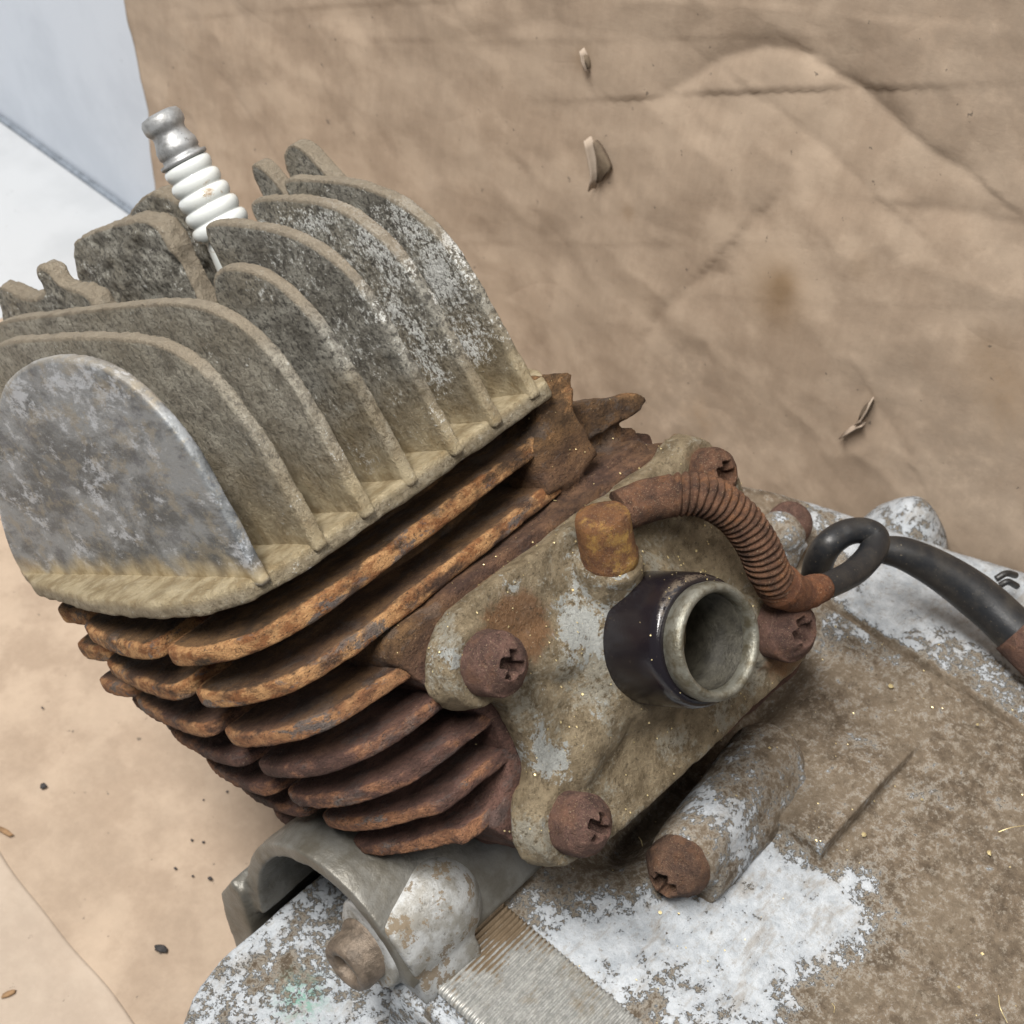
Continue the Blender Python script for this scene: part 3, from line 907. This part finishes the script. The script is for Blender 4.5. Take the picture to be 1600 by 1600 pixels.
def fattr(co):
    n = len(co)
    bare = np.zeros(n); rust = np.zeros(n)
    for (px, py), r, k in [((900, 985), .45, .7), ((890, 1000), .9, .35), ((855, 1160), .42, .75), ((875, 1195), .35, .7), ((705, 1030), .35, .7), ((800, 930), .35, .55), ((920, 900), .5, .4), ((960, 960), .35, .5), ((930, 1110), .3, .35), ((835, 1290), .3, .4)]:
        c = pV(px, py, 4.85)
        bare += k * np.exp(-((co[:, 0] - c[0]) ** 2 + (co[:, 2] - c[2]) ** 2) / r ** 2)
    for (px, py), r, k in [((800, 985), .7, .8), ((835, 970), .6, .7), ((935, 880), .45, .5), ((1050, 1110), .9, .45), ((1090, 730), .6, .8), ((1140, 800), .6, .5), ((1225, 1020), .8, .9), ((905, 1270), .75, .55), ((770, 1040), .7, .5)]:
        c = pV(px, py, 4.85)
        rust += k * np.exp(-((co[:, 0] - c[0]) ** 2 + (co[:, 2] - c[2]) ** 2) / r ** 2)
    rust += .5 * sstep(co[:, 1], 4.55, 4.3)
    return dict(bare=np.clip(bare, 0, 1), rust=np.clip(rust, 0, 1))


fx = [prism(fl, 1, 4.28, 4.72), cyl(hub0, hub0 + [0, .72, 0], 2.2, 1.22), cyl(hub0, hub0 + [0, .74, 0], 1.24, 1.22),
      cyl(stud_b - sax * .8 + np.array([0, -.25, 0]), stud_b + sax * .02, .62, .60), ball(stud_b - sax * .5 + np.array([0, -.45, 0]), .66)]
for s in SC:
    fx.append(cyl((s[0] + .12, 4.3, s[2] + .05), (s[0] + .06, 4.86, s[2]), .82, .70))
# raised rib from the hub down to the lower corner
fx.append(cyl((mc[0], 4.35, mc[2]), (SC[1][0] - .2, 4.3, SC[1][2] + .4), 1.0, .55))
fx.append(cyl((mc[0], 4.3, mc[2]), (SC[0][0] - .2, 4.25, SC[0][2] - .1), .95, .5))
flange = cast('intake_flange', fx, .055, M_FLANGE, ENG, 9, .025, 2.2, fattr)

# tube: gasket sleeve, lip and bore
def along(rp, n=72, closed=False):
    return lathe((mc[0], 0, mc[2]), (0, 1, 0), rp, n, closed)
slv = mesh_obj('intake_tube', *along([(1.16, 4.7), (1.165, 5.0), (1.165, 5.3), (1.165, 5.8), (1.15, 6.18), (1.115, 6.33), (1.06, 6.38), (1.0, 6.385), (.9, 6.385), (.9, 4.7)], closed=True), M_GLOSS, ENG)
slv['label'] = 'glossy plum black sleeve round the intake tube'
V, F = along([(.95, 6.25), (.98, 6.36), (.99, 6.46), (1.01, 6.52), (1.0, 6.64), (.965, 6.72), (.92, 6.75), (.86, 6.735), (.825, 6.69), (.81, 6.58), (.81, 6.4), (.82, 6.38), (.84, 4.3), (.98, 4.3)], closed=True)
V = V + .004 * fbm(V, 3, 4)[:, None]
mesh_obj('tube_lip', V, F, M_TUBE, slv)
V, F = along([(.802, 6.5), (.80, 5.4), (.78, 3.2), (.5, 2.5), (.02, 2.4), (.02, 2.3), (.83, 2.3), (.83, 6.38)], closed=True)
mesh_obj('bore', V, F, M_BORE, slv)


def screw(c, axis, r, dome, parent, mat=M_SCREW, rot=.5, deep=.22, arm=.17, stub=.5):
    """pan head screw with a cross recess, worn and crusted"""
    x, y, z = frame(axis)
    n, m = 56, 26
    V = []; F = []
    def pt(rr, th, h): return np.asarray(c) + x * rr * math.cos(th) + y * rr * math.sin(th) + z * h
    rings = [(r * .98, -stub), (r, -stub * .5), (r * 1.0, -.02)]
    for k in range(1, 4):
        a = k / 4 * math.pi / 2; rings.append((r * (.9 + .1 * math.cos(a)), .10 * math.sin(a)))
    rr = [(a, b, 0) for a, b in rings]
    for k in range(m + 1):
        t = 1 - k / m; q = .9 * r * t
        rr.append((max(q, 1e-3), .10 + dome * (1 - t * t), 1))
    for a, b, top in rr:
        for k in range(n):
            th = 2 * math.pi * k / n
            h = b
            if top:
                X = a * math.cos(th + rot); Y = a * math.sin(th + rot)
                L = r * .44
                c1 = (1 - sstep(abs(X), arm * r * .7, arm * r * 1.5)) * (1 - sstep(abs(Y), L * .8, L * 1.1))
                c2 = (1 - sstep(abs(Y), arm * r * .7, arm * r * 1.5)) * (1 - sstep(abs(X), L * .8, L * 1.1))
                h -= deep * max(c1, c2) * (1.15 - a / r)
            V.append(pt(a, th, h))
    for i in range(len(rr) - 1):
        for k in range(n):
            j = (k + 1) % n
            F.append([i * n + k, i * n + j, (i + 1) * n + j, (i + 1) * n + k])
    F.append(list(range((len(rr) - 1) * n, len(rr) * n)))
    V = np.array(V)
    V = V + .035 * r * np.stack([fbm(V, 3.0 / r, 3, off=o) for o in (0, 5, 9)], 1)
    return mesh_obj('screw', V, F, mat, parent)


s_ = screw(SC[0] + [0, -.05, 0], (0, 1, 0), .535, .30, flange, rot=.75, deep=.32, stub=.6, arm=.13)
screw(SC[1] + [0, -.05, 0], (0, 1, 0), .535, .34, flange, rot=.95, deep=.32, stub=.6, arm=.12)
screw(SC[2] + [0, -.05, 0], (0, 1, 0), .50, .24, flange, M_SPRING, rot=.5, deep=.32, stub=.6)
screw(SC[3] + [0, 0, 0], (.1, 1, 0), .60, .36, flange, rot=.2, deep=.32, stub=.8)

# stud standing on the flange
V, F = lathe(stud_b - sax * .15, sax, [(.47, 0), (.49, .1), (.50, .18), (.475, .24), (.475, .8), (.47, .95), (.44, 1.02), (.3, 1.05), (.02, 1.06)], 48)
V = V + .02 * np.stack([fbm(V, 3, 4, off=o) for o in (0, 5, 9)], 1)
mesh_obj('stud', V, F, M_STUD, flange)

# ------------------------------------------------------------------ crankcase
H0 = -4.75
whites = [((950, 1480), 1.05, .95), ((880, 1480), .6, .5), ((1060, 1440), .8, .7), ((1180, 1390), .9, .85), ((1260, 1400), .8, .9), ((1330, 1450), .6, .6), ((1150, 1500), .9, .8), ((1250, 1490), .6, .55), ((1080, 1590), .9, .55), ((1200, 1590), .7, .5), ((1350, 1370), .4, .5),
          ((1180, 1320), .5, .4), ((1400, 930), .9, .5), ((1350, 960), .7, .35), ((1500, 950), .8, .5), ((1450, 1240), .5, .22), ((1350, 1170), .4, .2), ((830, 1400), .6, .3), ((750, 1390), .5, .25)]
whites += [((1205, 775), .5, -.9), ((1250, 783), .35, -.7), ((1300, 805), .4, -.8), ((1560, 860), .3, -.5), ((1330, 960), .8, .35), ((1420, 1010), .9, .25), ((1290, 1000), .5, .25)]
WC = [(udh(pH(*p, H0)), r, k) for p, r, k in whites]
back = np.array([udh(pH(*p, H0 - .35))[:2] for p in [(1090, 735), (1145, 743), (1220, 750), (1300, 768), (1400, 800), (1500, 836), (1600, 866), (1700, 900)]])


def case_h(u, d):
    P = np.stack([u, d, np.zeros_like(u)], -1)
    h = np.full(u.shape, H0)
    ub = np.interp(d, back[:, 0 if False else 1], back[:, 0])
    # rim at the far side rolls over and drops
    k = u - ub
    h = h + .10 * sstep(-(u + 6.4), 0, .12) - .28 * sstep(-(u + 6.4), .3, 3.2)
    h = h - .75 * (1 - sstep(k, 0, 1.3)) ** 2
    # seam groove
    gu = -6.35 - .02 * (d - 8)
    h = h - .13 * np.exp(-((u - gu) / .05) ** 2) * sstep(d, 6.5, 7.5)
    # raised pad with a sharp corner
    f1 = sstep(10.80 - d, 0, .05) * sstep(-.86 - u, 0, .05) * (1 - sstep(-u, 2.6, 5.0))
    h = h + .42 * f1 * sstep(d, 8.6, 10.6)
    h = h - .95 * np.exp(-((d - 7.75) / .5) ** 2) * (1 - sstep(u, 1.0, 2.6)) * sstep(u, -6, -3)
    h = h - .10 * sstep(d, 11, 18)
    # front lip towards the viewer's left
    h = h - .35 * sstep(u, 5.9, 6.35) ** 2
    return h


def case_attr(co):
    q = udh(co)
    wv = np.zeros(len(co))
    for c, r, k in WC:
        wv += k * np.exp(-((q[:, 0] - c[0]) ** 2 + (q[:, 1] - c[1]) ** 2) / r ** 2)
    wv = np.clip(wv, -1.2, .92)
    wv += 1.0 * sstep(-q[:, 0], 7.2, 8.6) * (1 - .5 * sstep(q[:, 1], 16, 20)) + .35 * sstep(-q[:, 0], 6.4, 6.6) * sstep(q[:, 1], 6.8, 8)
    wv = np.where(q[:, 0] > 6.0, np.maximum(wv, .6), wv)
    wv -= .12 * sstep(q[:, 1], 12, 16) * sstep(q[:, 0], -6, -3)
    g = np.zeros(len(co))
    gu = -6.35 - .02 * (q[:, 1] - 8)
    wv -= 1.6 * np.exp(-((q[:, 0] - gu) / .07) ** 2)
    return dict(white=wv + .08, green=g)


gu_ = np.concatenate([np.linspace(-12.6, -6.7, 80), np.linspace(-6.65, -6.05, 22), np.linspace(-6.0, -1.1, 76), np.linspace(-1.04, -.7, 14), np.linspace(-.64, 6.4, 96)])
gd_ = np.concatenate([np.linspace(1.0, 8, 60), np.linspace(8.06, 10.55, 40), np.linspace(10.6, 10.95, 14), np.linspace(11.0, 24, 122)])
Ug, Dg = np.meshgrid(gu_, gd_, indexing='ij')
ub = np.interp(Dg, back[:, 1], back[:, 0])
Dg = np.maximum(Dg, 3.0 + 3.75 * sstep(Ug, 2.9, 3.6))
ub = np.interp(Dg, back[:, 1], back[:, 0])
Uc = np.maximum(Ug, ub)                         # follow the rounded far rim
Hg = case_h(Uc, Dg)
Pq = np.stack([Uc, Dg, Hg], -1).reshape(-1, 3)
Pq[:, 2] += .022 * fbm(Pq, 1.1, 5, .6) + .012 * fbm(Pq, 5, 3)
na, nb = Ug.shape
idx = np.arange(na * nb).reshape(na, nb)
quads = np.stack([idx[:-1, :-1], idx[1:, :-1], idx[1:, 1:], idx[:-1, 1:]], -1).reshape(-1, 4).tolist()
# drop the far duplicates and add walls down to the bench
loop = list(idx[:, 0]) + list(idx[-1, 1:]) + list(idx[-2::-1, -1]) + list(idx[0, -2:0:-1])
nv = len(Pq)
low = []
cen = np.array([-2.0, 11.0])
for lv, ins_, hh_ in [(0, .06, -.25), (1, .05, -1.6), (2, .35, -7.0), (3, .6, None)]:
    for i in loop:
        p = Pq[i].copy(); dv = cen - p[:2]; dv /= np.linalg.norm(dv)
        p[:2] += dv * (ins_ if lv > 1 else -ins_ * (1 if lv == 0 else 1.2)); p[2] = p[2] + hh_ if hh_ is not None else TABLE + .3
        low.append(p)
nl = len(loop)
for lv in range(4):
    for i in range(nl):
        j = (i + 1) % nl
        a = loop[i] if lv == 0 else nv + (lv - 1) * nl + i
        b = loop[j] if lv == 0 else nv + (lv - 1) * nl + j
        quads.append([a, nv + lv * nl + i, nv + lv * nl + j, b])
CV = fromudh(np.vstack([Pq, np.array(low)]))
case = mesh_obj('crankcase', CV, quads, M_CASE, ENG, attrs=case_attr(CV))
md = case.modifiers.new('weld', 'WELD'); md.merge_threshold = .002 * S


def cw(k, g=0.0):
    return lambda co: dict(white=np.full(len(co), k) + .25 * fbm(co, .8, 3), green=np.zeros(len(co)))


E = lambda u, d, h: fromudh(np.array([u, d, h], float))
# arched mouth under the cylinder
n = 40
ring = []
cx, ch = 5.3, -5.95
for i in range(n + 1):
    a = math.radians(200 - 168 * i / n); ring.append((cx + 2.32 * math.cos(a), ch + 2.90 * math.sin(a)))
for i in range(n + 1):
    a = math.radians(32 + 168 * i / n); ring.append((cx + 2.0 * math.cos(a), ch + 2.58 * math.sin(a)))
pr3 = [fromudh((0, a, b)) for a, b in ring]
sol = [prism(pr3, 0, 3.0, 6.5)]
M_CASTING = mat_simple('bare_grey_casting', (0.17, 0.165, 0.148), .45, .35, (0.105, 0.095, 0.075), 1.3, .05)
lug = [fromudh((0, a, b)) for a, b in [(2.35, -7.1), (2.7, -6.2), (3.0, -6.3), (3.35, -7.6), (3.2, -9.5), (2.9, -9.6), (2.5, -8.0)]]
sol.append(prism(lug, 0, 5.6, 6.7))
sol.append(prism([fromudh((0, a, b)) for a, b in [(2.9, -6.0), (3.25, -6.0), (3.3, -10), (3.0, -10)]], 0, 1.2, 6.5))
mouth = cast('crankcase_mouth', sol, .06, M_CASTING, case, 4, .02, 1.8,
             lambda co: dict(white=.12 + .25 * sstep(udh(co)[:, 1], 5.5, 7.2) + .2 * fbm(co, .8, 3), green=np.zeros(len(co))))
# boss with the socket bolt
NB = NT('worn_silver_casting')
n1 = NB.noise(1.6, 6, .7); n2 = NB.noise(2.4, 6, .7, off=(5, 2, 8)); n3 = NB.noise(9, 5, .75)
cb = NB.mix(NB.step(n1, .38, .62), (0.36, 0.365, 0.36), (0.20, 0.19, 0.165))
chip = NB.step(NB.math('ADD', n2, NB.math('MULTIPLY', NB.math('SUBTRACT', n3, .5), .3)), .555, .575)
cb = NB.mix(NB.math('MULTIPLY', chip, .85), cb, (0.17, 0.125, 0.075))
cb = NB.mix(NB.math('MULTIPLY', NB.step(n3, .42, .35), .6), cb, (0.08, 0.07, 0.055))
M_BOSS = NB.finish(cb, NB.math('ADD', .42, NB.math('MULTIPLY', chip, .3)), .15, [(n1, .05, .5), (n3, .03, .6)])
boss = cast('boss', [cyl(E(5.15, 6.3, -4.2), E(6.35, 6.25, -4.35), 1.03, .95), ball(E(5.25, 6.3, -4.2), 1.02), cyl(E(5.0, 6.6, -4.9), E(6.3, 6.6, -5.0), 1.0, .9), cyl(E(5.2, 6.3, -4.6), E(6.50, 6.13, -4.5), .9, .76)], .055, M_BOSS, case, 8, .012, 1.8, None)
bc = E(6.45, 6.10, -4.52)
V, F = lathe(bc, (1, 0, 0), [(.60, -.1), (.62, 0), (.60, .06), (.54, .09), (.53, .45), (.49, .55), (.42, .58), (.30, .56), (.27, .50), (.26, .28), (.02, .24)], 48)
V = V + .012 * np.stack([fbm(V, 4, 3, off=o) for o in (0, 5, 9)], 1)
M_BOLT = mat_simple('brown_plated_bolt', (0.20, 0.155, 0.115), .48, .35, (0.09, 0.07, 0.052), 4, .06)
mesh_obj('bolt', V, F, M_BOLT, boss)
# long boss with the cross head screw beside the intake flange
bA = E(1.45, 9.12, -4.05); bB = E(-1.9, 8.75, -4.75)
boss2 = cast('boss', [cyl(bA, bB, .66, .80), ball(bB, .80), cyl(bA + (bB - bA) * .03 + fromudh((0, .1, -.4)), bB + fromudh((0, .1, -.4)), .74, 1.0)], .06, M_CASE, case, 6, .025, 1.8,
             lambda co: dict(white=.16 + .48 * np.exp(-((co[:, 0] - .4) / .6) ** 2) + .25 * np.exp(-((co[:, 0] + 1.6) / .5) ** 2) + .35 * fbm(co, 1.2, 3), green=np.zeros(len(co))))
screw(bA + np.array([.2, 0, 0]), (1, .08, -.05), .60, .42, boss2, M_STUD2 := mat_dark_rust('brown_screw_steel', (0.07, 0.042, 0.032), (0.17, 0.095, 0.06), (0.24, 0.115, 0.055), .35), rot=.3, deep=.35, stub=.35)
# far small boss with a rounded screw
c3 = udh(pH(1216, 838, -4.0)); c3 = E(*c3)
boss3 = cast('boss', [cyl(c3 + [.35, 0, 0] + fromudh((0, 0, -.8)), c3 - [.35, 0, 0] + fromudh((0, 0, -.1)), .62, .55), ball(c3 - [.1, 0, 0], .52)], .05, M_CASE, case, 5, .02, 2,
             cw(.55))
c4 = E(*udh(pH(1230, 822, -4.0)))
V, F = ball(c4 - [.1, 0, 0], .50, (1, 1, 1), 16)
mesh_obj('screw', V + .02 * fbm(V, 4, 3)[:, None], F, M_SCREW, boss3)
# pale peg behind the rim
c5 = udh(pH(1425, 800, H0 - .5))
V, F = lathe(E(c5[0] - .2, c5[1], H0 - 2.2), UP, [(1.3, 0), (.95, .9), (.62, 1.4), (.36, 1.72), (.24, 1.82), (.12, 1.86), (.02, 1.87)], 40)
mesh_obj('peg', V, F, M_CASE, case, attrs=dict(white=np.full(len(V), .75), green=np.zeros(len(V))))

# lower cover ledge at the front left
lo_ = [(2.0, 3.5), (7.2, 3.42), (8.0, 3.5), (8.7, 3.75), (9.3, 4.2), (9.8, 5.0), (10.3, 6.6), (10.6, 9.0), (10.4, 14), (2.0, 14)]
LP = chaikin([E(a, b, 0) for a, b in lo_], 1)
LQ = udh(LP)
def slab(Q, h0, h1):
    A = Q.copy(); A[:, 2] = h0; B = Q.copy(); B[:, 2] = h1; k = len(Q)
    f = [list(range(k)), list(range(2 * k - 1, k - 1, -1))] + [[(i + 1) % k, i, k + i, k + (i + 1) % k] for i in range(k)]
    return fromudh(np.vstack([A, B])), f
gcen = udh(pH(470, 1560, -7.0)); gc2 = udh(pH(440, 1520, -7.0))


def lattr(co):
    q = udh(co)
    g = .9 * np.exp(-((q[:, 0] - gcen[0]) ** 2 + (q[:, 1] - gcen[1]) ** 2) / .16)
    wv = .66 - .55 * np.exp(-((q[:, 0] - gc2[0]) ** 2 + (q[:, 1] - gc2[1]) ** 2) / .35) + .25 * fbm(co, .7, 3)
    return dict(white=wv, green=g)


cast('side_cover', [slab(LQ, -7.0, -11.5)], .08, M_CASE, case, 4, .02, 1.5, lattr)
V, F = slab(LQ * np.array([.97, 1, 1]) + np.array([-.1, .35, 0]), -11.4, TABLE + .3)
mesh_obj('lower_cover', V, F, M_CASE, case, smooth=False, attrs=dict(white=np.full(len(V), .5), green=np.zeros(len(V))))

# ribbed grip panel: every rib has its own ridge
rib_u0, rib_u1 = 4.06, 6.12
d0, d1 = 6.75, 14.0
pitch = .092
nr = int((d1 - d0) / pitch)
Vr = []; Fr = []
us = np.linspace(rib_u0, rib_u1, 40)
for i in range(nr):
    for j, (dd_, hz) in enumerate([(0, 0), (.28, .045), (.55, .05), (.78, .01)]):
        for u_ in us:
            Vr.append((u_, d0 + (i + dd_) * pitch, hz))
Vr = np.array(Vr)
wear = .5 + .5 * fbm(Vr, .8, 3)
Vr[:, 2] = Vr[:, 2] * np.clip(.55 + wear, .35, 1.2) + .006 * fbm(Vr, 6, 3)
Vr[:, 2] += case_h(Vr[:, 0], Vr[:, 1]) + .07
m_ = len(us); rows = nr * 4
for r_ in range(rows - 1):
    for j in range(m_ - 1):
        Fr.append([r_ * m_ + j, r_ * m_ + j + 1, (r_ + 1) * m_ + j + 1, (r_ + 1) * m_ + j])
VV = fromudh(Vr)
pc = udh(pH(760, 1420, H0))
NR = NT('bare_ribbed_aluminium_soiled')
mm_ = NR.noise(1.6, 6, .7); ff_ = NR.noise(9, 5, .75)
colr = NR.mix(NR.step(ff_, .35, .7), (0.25, 0.25, 0.235), (0.43, 0.425, 0.40))
colr = NR.mix(NR.math('MULTIPLY', NR.step(mm_, .52, .68), .6), colr, (0.24, 0.20, 0.14))
soil_and_shade = NR.step(NR.math('ADD', NR.attr('soil_and_shade'), NR.math('MULTIPLY', NR.math('SUBTRACT', mm_, .5), 1.4)), .42, .58)
colr = NR.mix(soil_and_shade, colr, (0.19, 0.14, 0.088))
M_RIB = NR.finish(colr, .36, .5, [(mm_, .03, .4), (ff_, .02, .5)])
groove = (np.arange(len(Vr)) // len(us)) % 4
groove = np.where((groove == 0) | (groove == 3), 1.0, 0.0)
soil_and_shade_v = .30 * groove + 1.0 * np.exp(-((Vr[:, 0] - 4.3) ** 2 / 1.6 + (Vr[:, 1] - 6.9) ** 2 / .8))  # groove shade painted in for ridge contrast, plus real soil at one end
rp_ = mesh_obj('ribbed_panel', VV, Fr, M_RIB, case, attrs=dict(soil_and_shade=soil_and_shade_v))
rp_['kind'] = 'stuff'
rp_.modifiers.new('t', 'SOLIDIFY').thickness = .08 * S
# rail beside it, in two lengths with a nick between
for a, b in [(7.45, 8.55), (8.64, 12.0)]:
    V, F = slab(np.array([(6.18, a, 0), (6.42, a, 0), (6.42, b, 0), (6.18, b, 0)]), H0 - .10, H0 - .9)
    cast('rail', [(V, F)], .045, M_CASE, case, 2, .006, 3, cw(.8))

# ------------------------------------------------------------------ cable with spring sleeve and black loop
CAB = empty('cable')
CAB.location = ORG.tolist(); CAB.rotation_euler = (TILT, 0, 0)
tag(CAB, 'black rubber cable with rusty coiled spring sleeve and a loop right of the engine', 'cable')
sp = smooth_path([pV(968, 800, 4.9), pV(1010, 783, 5.1), pV(1060, 772, 5.45), pV(1105, 778, 5.7), pV(1150, 805, 5.85), pV(1183, 850, 5.85), pV(1200, 890, 5.75), pV(1215, 915, 5.6)], 60)
s_all = np.concatenate([[0], np.cumsum(np.linalg.norm(np.diff(sp, axis=0), axis=1))])
Lt = s_all[-1]
pit = .128
def coil(s, th):
    k = sstep(np.array(s), .9, 1.1)
    ph = (s / pit + th / (2 * math.pi)) % 1.0
    return float(k * .075 * (abs(math.sin(math.pi * ph)) ** .7 - .6) + .0)
V, F = tube(sp, np.where(s_all < 1.0, .375, .365), 28, coil)
V = V + .018 * np.stack([fbm(V, 2.6, 4, off=o) for o in (0, 5, 9)], 1)
o = mesh_obj('spring_sleeve', V, F, M_SPRING, CAB)
nt_ = smooth_path([pV(1200, 895, 5.7), pV(1222, 918, 5.6), pV(1250, 928, 5.5), pV(1286, 918, 5.45)], 14)
V, F = tube(nt_, np.interp(np.arange(len(nt_)), [0, 12, 26, len(nt_) - 1], [.33, .43, .34, .27]), 26)
V = V + .025 * np.stack([fbm(V, 2.4, 4, off=o_) for o_ in (0, 5, 9)], 1)
mesh_obj('ferrule', V, F, mat_dark_rust('orange_brown_ferrule', (0.12, 0.05, 0.03), (0.26, 0.11, 0.05), (0.34, 0.13, 0.05), .5), CAB)
lp = smooth_path([pV(1275, 921, 5.45), pV(1300, 912, 5.4), pV(1335, 893, 5.3), pV(1362, 864, 5.2), pV(1368, 840, 5.1), pV(1347, 829, 4.95), pV(1318, 834, 4.8), pV(1294, 852, 4.65), pV(1280, 876, 4.3), pV(1276, 900, 3.9)], 14)
V, F = tube(lp, np.interp(np.arange(len(lp)), [0, len(lp) * .35, len(lp) * .6, len(lp) - 1], [.24, .28, .26, .32]), 22)
mesh_obj('loop', V + .01 * fbm(V, 3, 3)[:, None], F, M_RUBBER, CAB)
def hp(px, py, h): return pH(px, py, h)
hz_ = smooth_path([hp(1375, 858, -2.6), hp(1415, 866, -2.7), hp(1470, 893, -3.0), hp(1530, 935, -3.35), hp(1585, 985, -3.6), hp(1650, 1050, -3.9), hp(1760, 1170, -4.2)], 14)
V, F = tube(hz_, np.interp(np.arange(len(hz_)), [0, 12, 40, len(hz_) - 1], [.28, .34, .47, .50]), 26)
mesh_obj('hose', V, F, M_RUBBER, CAB)
V, F = tube(smooth_path([hp(1588, 985, -3.6), hp(1640, 1038, -3.85)], 12), .56, 26)
mesh_obj('collar', V + .03 * fbm(V, 2.5, 3)[:, None], F, M_SCREW, CAB)
for k, (a, b, c) in enumerate([((1556, 905), (1572, 896), (1587, 899)), ((1562, 915), (1575, 909), (1589, 916))]):
    V, F = tube(smooth_path([hp(*a, -4.3), hp(*b, -4.2), hp(*c, -4.4)], 6), .075, 10)
    mesh_obj('wire_end', V, F, M_RUBBER, CAB)

# ------------------------------------------------------------------ gold flecks
FV = []; FF = []


def flakes(obj, cnt, rmin, rmax, ok):
    me = obj.data
    n = len(me.polygons)
    rs = random.Random(len(FV) + cnt)
    k = 0; tries = 0
    nrm = RX
    while k < cnt and tries < cnt * 60:
        tries += 1
        p = me.polygons[rs.randrange(n)]
        c = np.array(p.center) / S; nn_ = np.array(p.normal)
        if (RX @ nn_)[2] < .15 or not ok(c): continue
        x, y, z = frame(nn_)
        r = rs.uniform(rmin, rmax) * (1 if rs.random() > .06 else 1.8)
        b = len(FV); a0 = rs.uniform(0, 6)
        tl = [rs.uniform(.0, .02) for _ in range(5)]
        m5 = rs.choice([3, 4, 5]); el = rs.uniform(.4, 1)
        for i in range(m5):
            a = a0 + 2 * math.pi * i / m5
            FV.append(c + x * r * math.cos(a) + y * r * el * math.sin(a) + z * (.012 + tl[i]))
        FV.append(c + z * .004)
        FF.append(list(range(b, b + m5)))
        for i in range(m5):
            FF.append([b + i, b + m5, b + (i + 1) % m5])
        k += 1


flakes(flange, 260, .010, .028, lambda c: c[1] > 4.3)
flakes(case, 170, .010, .026, lambda c: -9 < c[0] < 5 and 5 < udh(c)[1] < 18)
flakes(cyl_o, 110, .010, .025, lambda c: c[1] > 3.2)
flakes(boss2, 14, .01, .022, lambda c: True)
flakes(slv, 34, .008, .018, lambda c: c[1] < 6.5)
for px, py, r in [(1350, 1305, .055), (1545, 1333, .06), (1440, 1250, .03), (1498, 1543, .035), (1527, 1133, .035), (1392, 1073, .06), (1305, 980, .035), (1265, 980, .035)]:
    c = pH(px, py, H0 + .06)
    b = len(FV)
    for i in range(6):
        a = 2 * math.pi * i / 6; rr = r * random.uniform(.7, 1.2)
        FV.append(fromudh(udh(c) + np.array([rr * math.cos(a), rr * math.sin(a), .02])))
    FV.append(fromudh(udh(c) + np.array([0, 0, .07])))
    for i in range(6): FF.append([b + i, b + (i + 1) % 6, b + 6])
# a few pale fibres caught on the casing
for a, b, c in [((1232, 1180), (1243, 1188), (1256, 1184)), ((1240, 1186), (1248, 1195), (1252, 1188)), ((998, 1308), (1002, 1314), (1004, 1322)), ((1560, 1555), (1563, 1575), (1574, 1598)), ((1300, 1568), (1304, 1574), (1303, 1582)), ((1560, 1300), (1580, 1293), (1600, 1290))]:
    V, F = tube(smooth_path([pH(*a, H0 + .12), pH(*b, H0 + .2), pH(*c, H0 + .1)], 5), .008, 5)
    b0 = len(FV); FV += list(V); FF += [[i + b0 for i in q] for q in F]
fk = mesh_obj('metal_flakes', np.array(FV), FF, M_FLAKE, None, smooth=False)
fk.location = ORG.tolist(); fk.rotation_euler = (TILT, 0, 0)
tag(fk, 'tiny pale brass coloured flakes scattered over the flange, fins and casing', 'metal flakes', kind='stuff')
print('verts', sum(len(o.data.vertices) for o in sc.objects if o.type == 'MESH'))
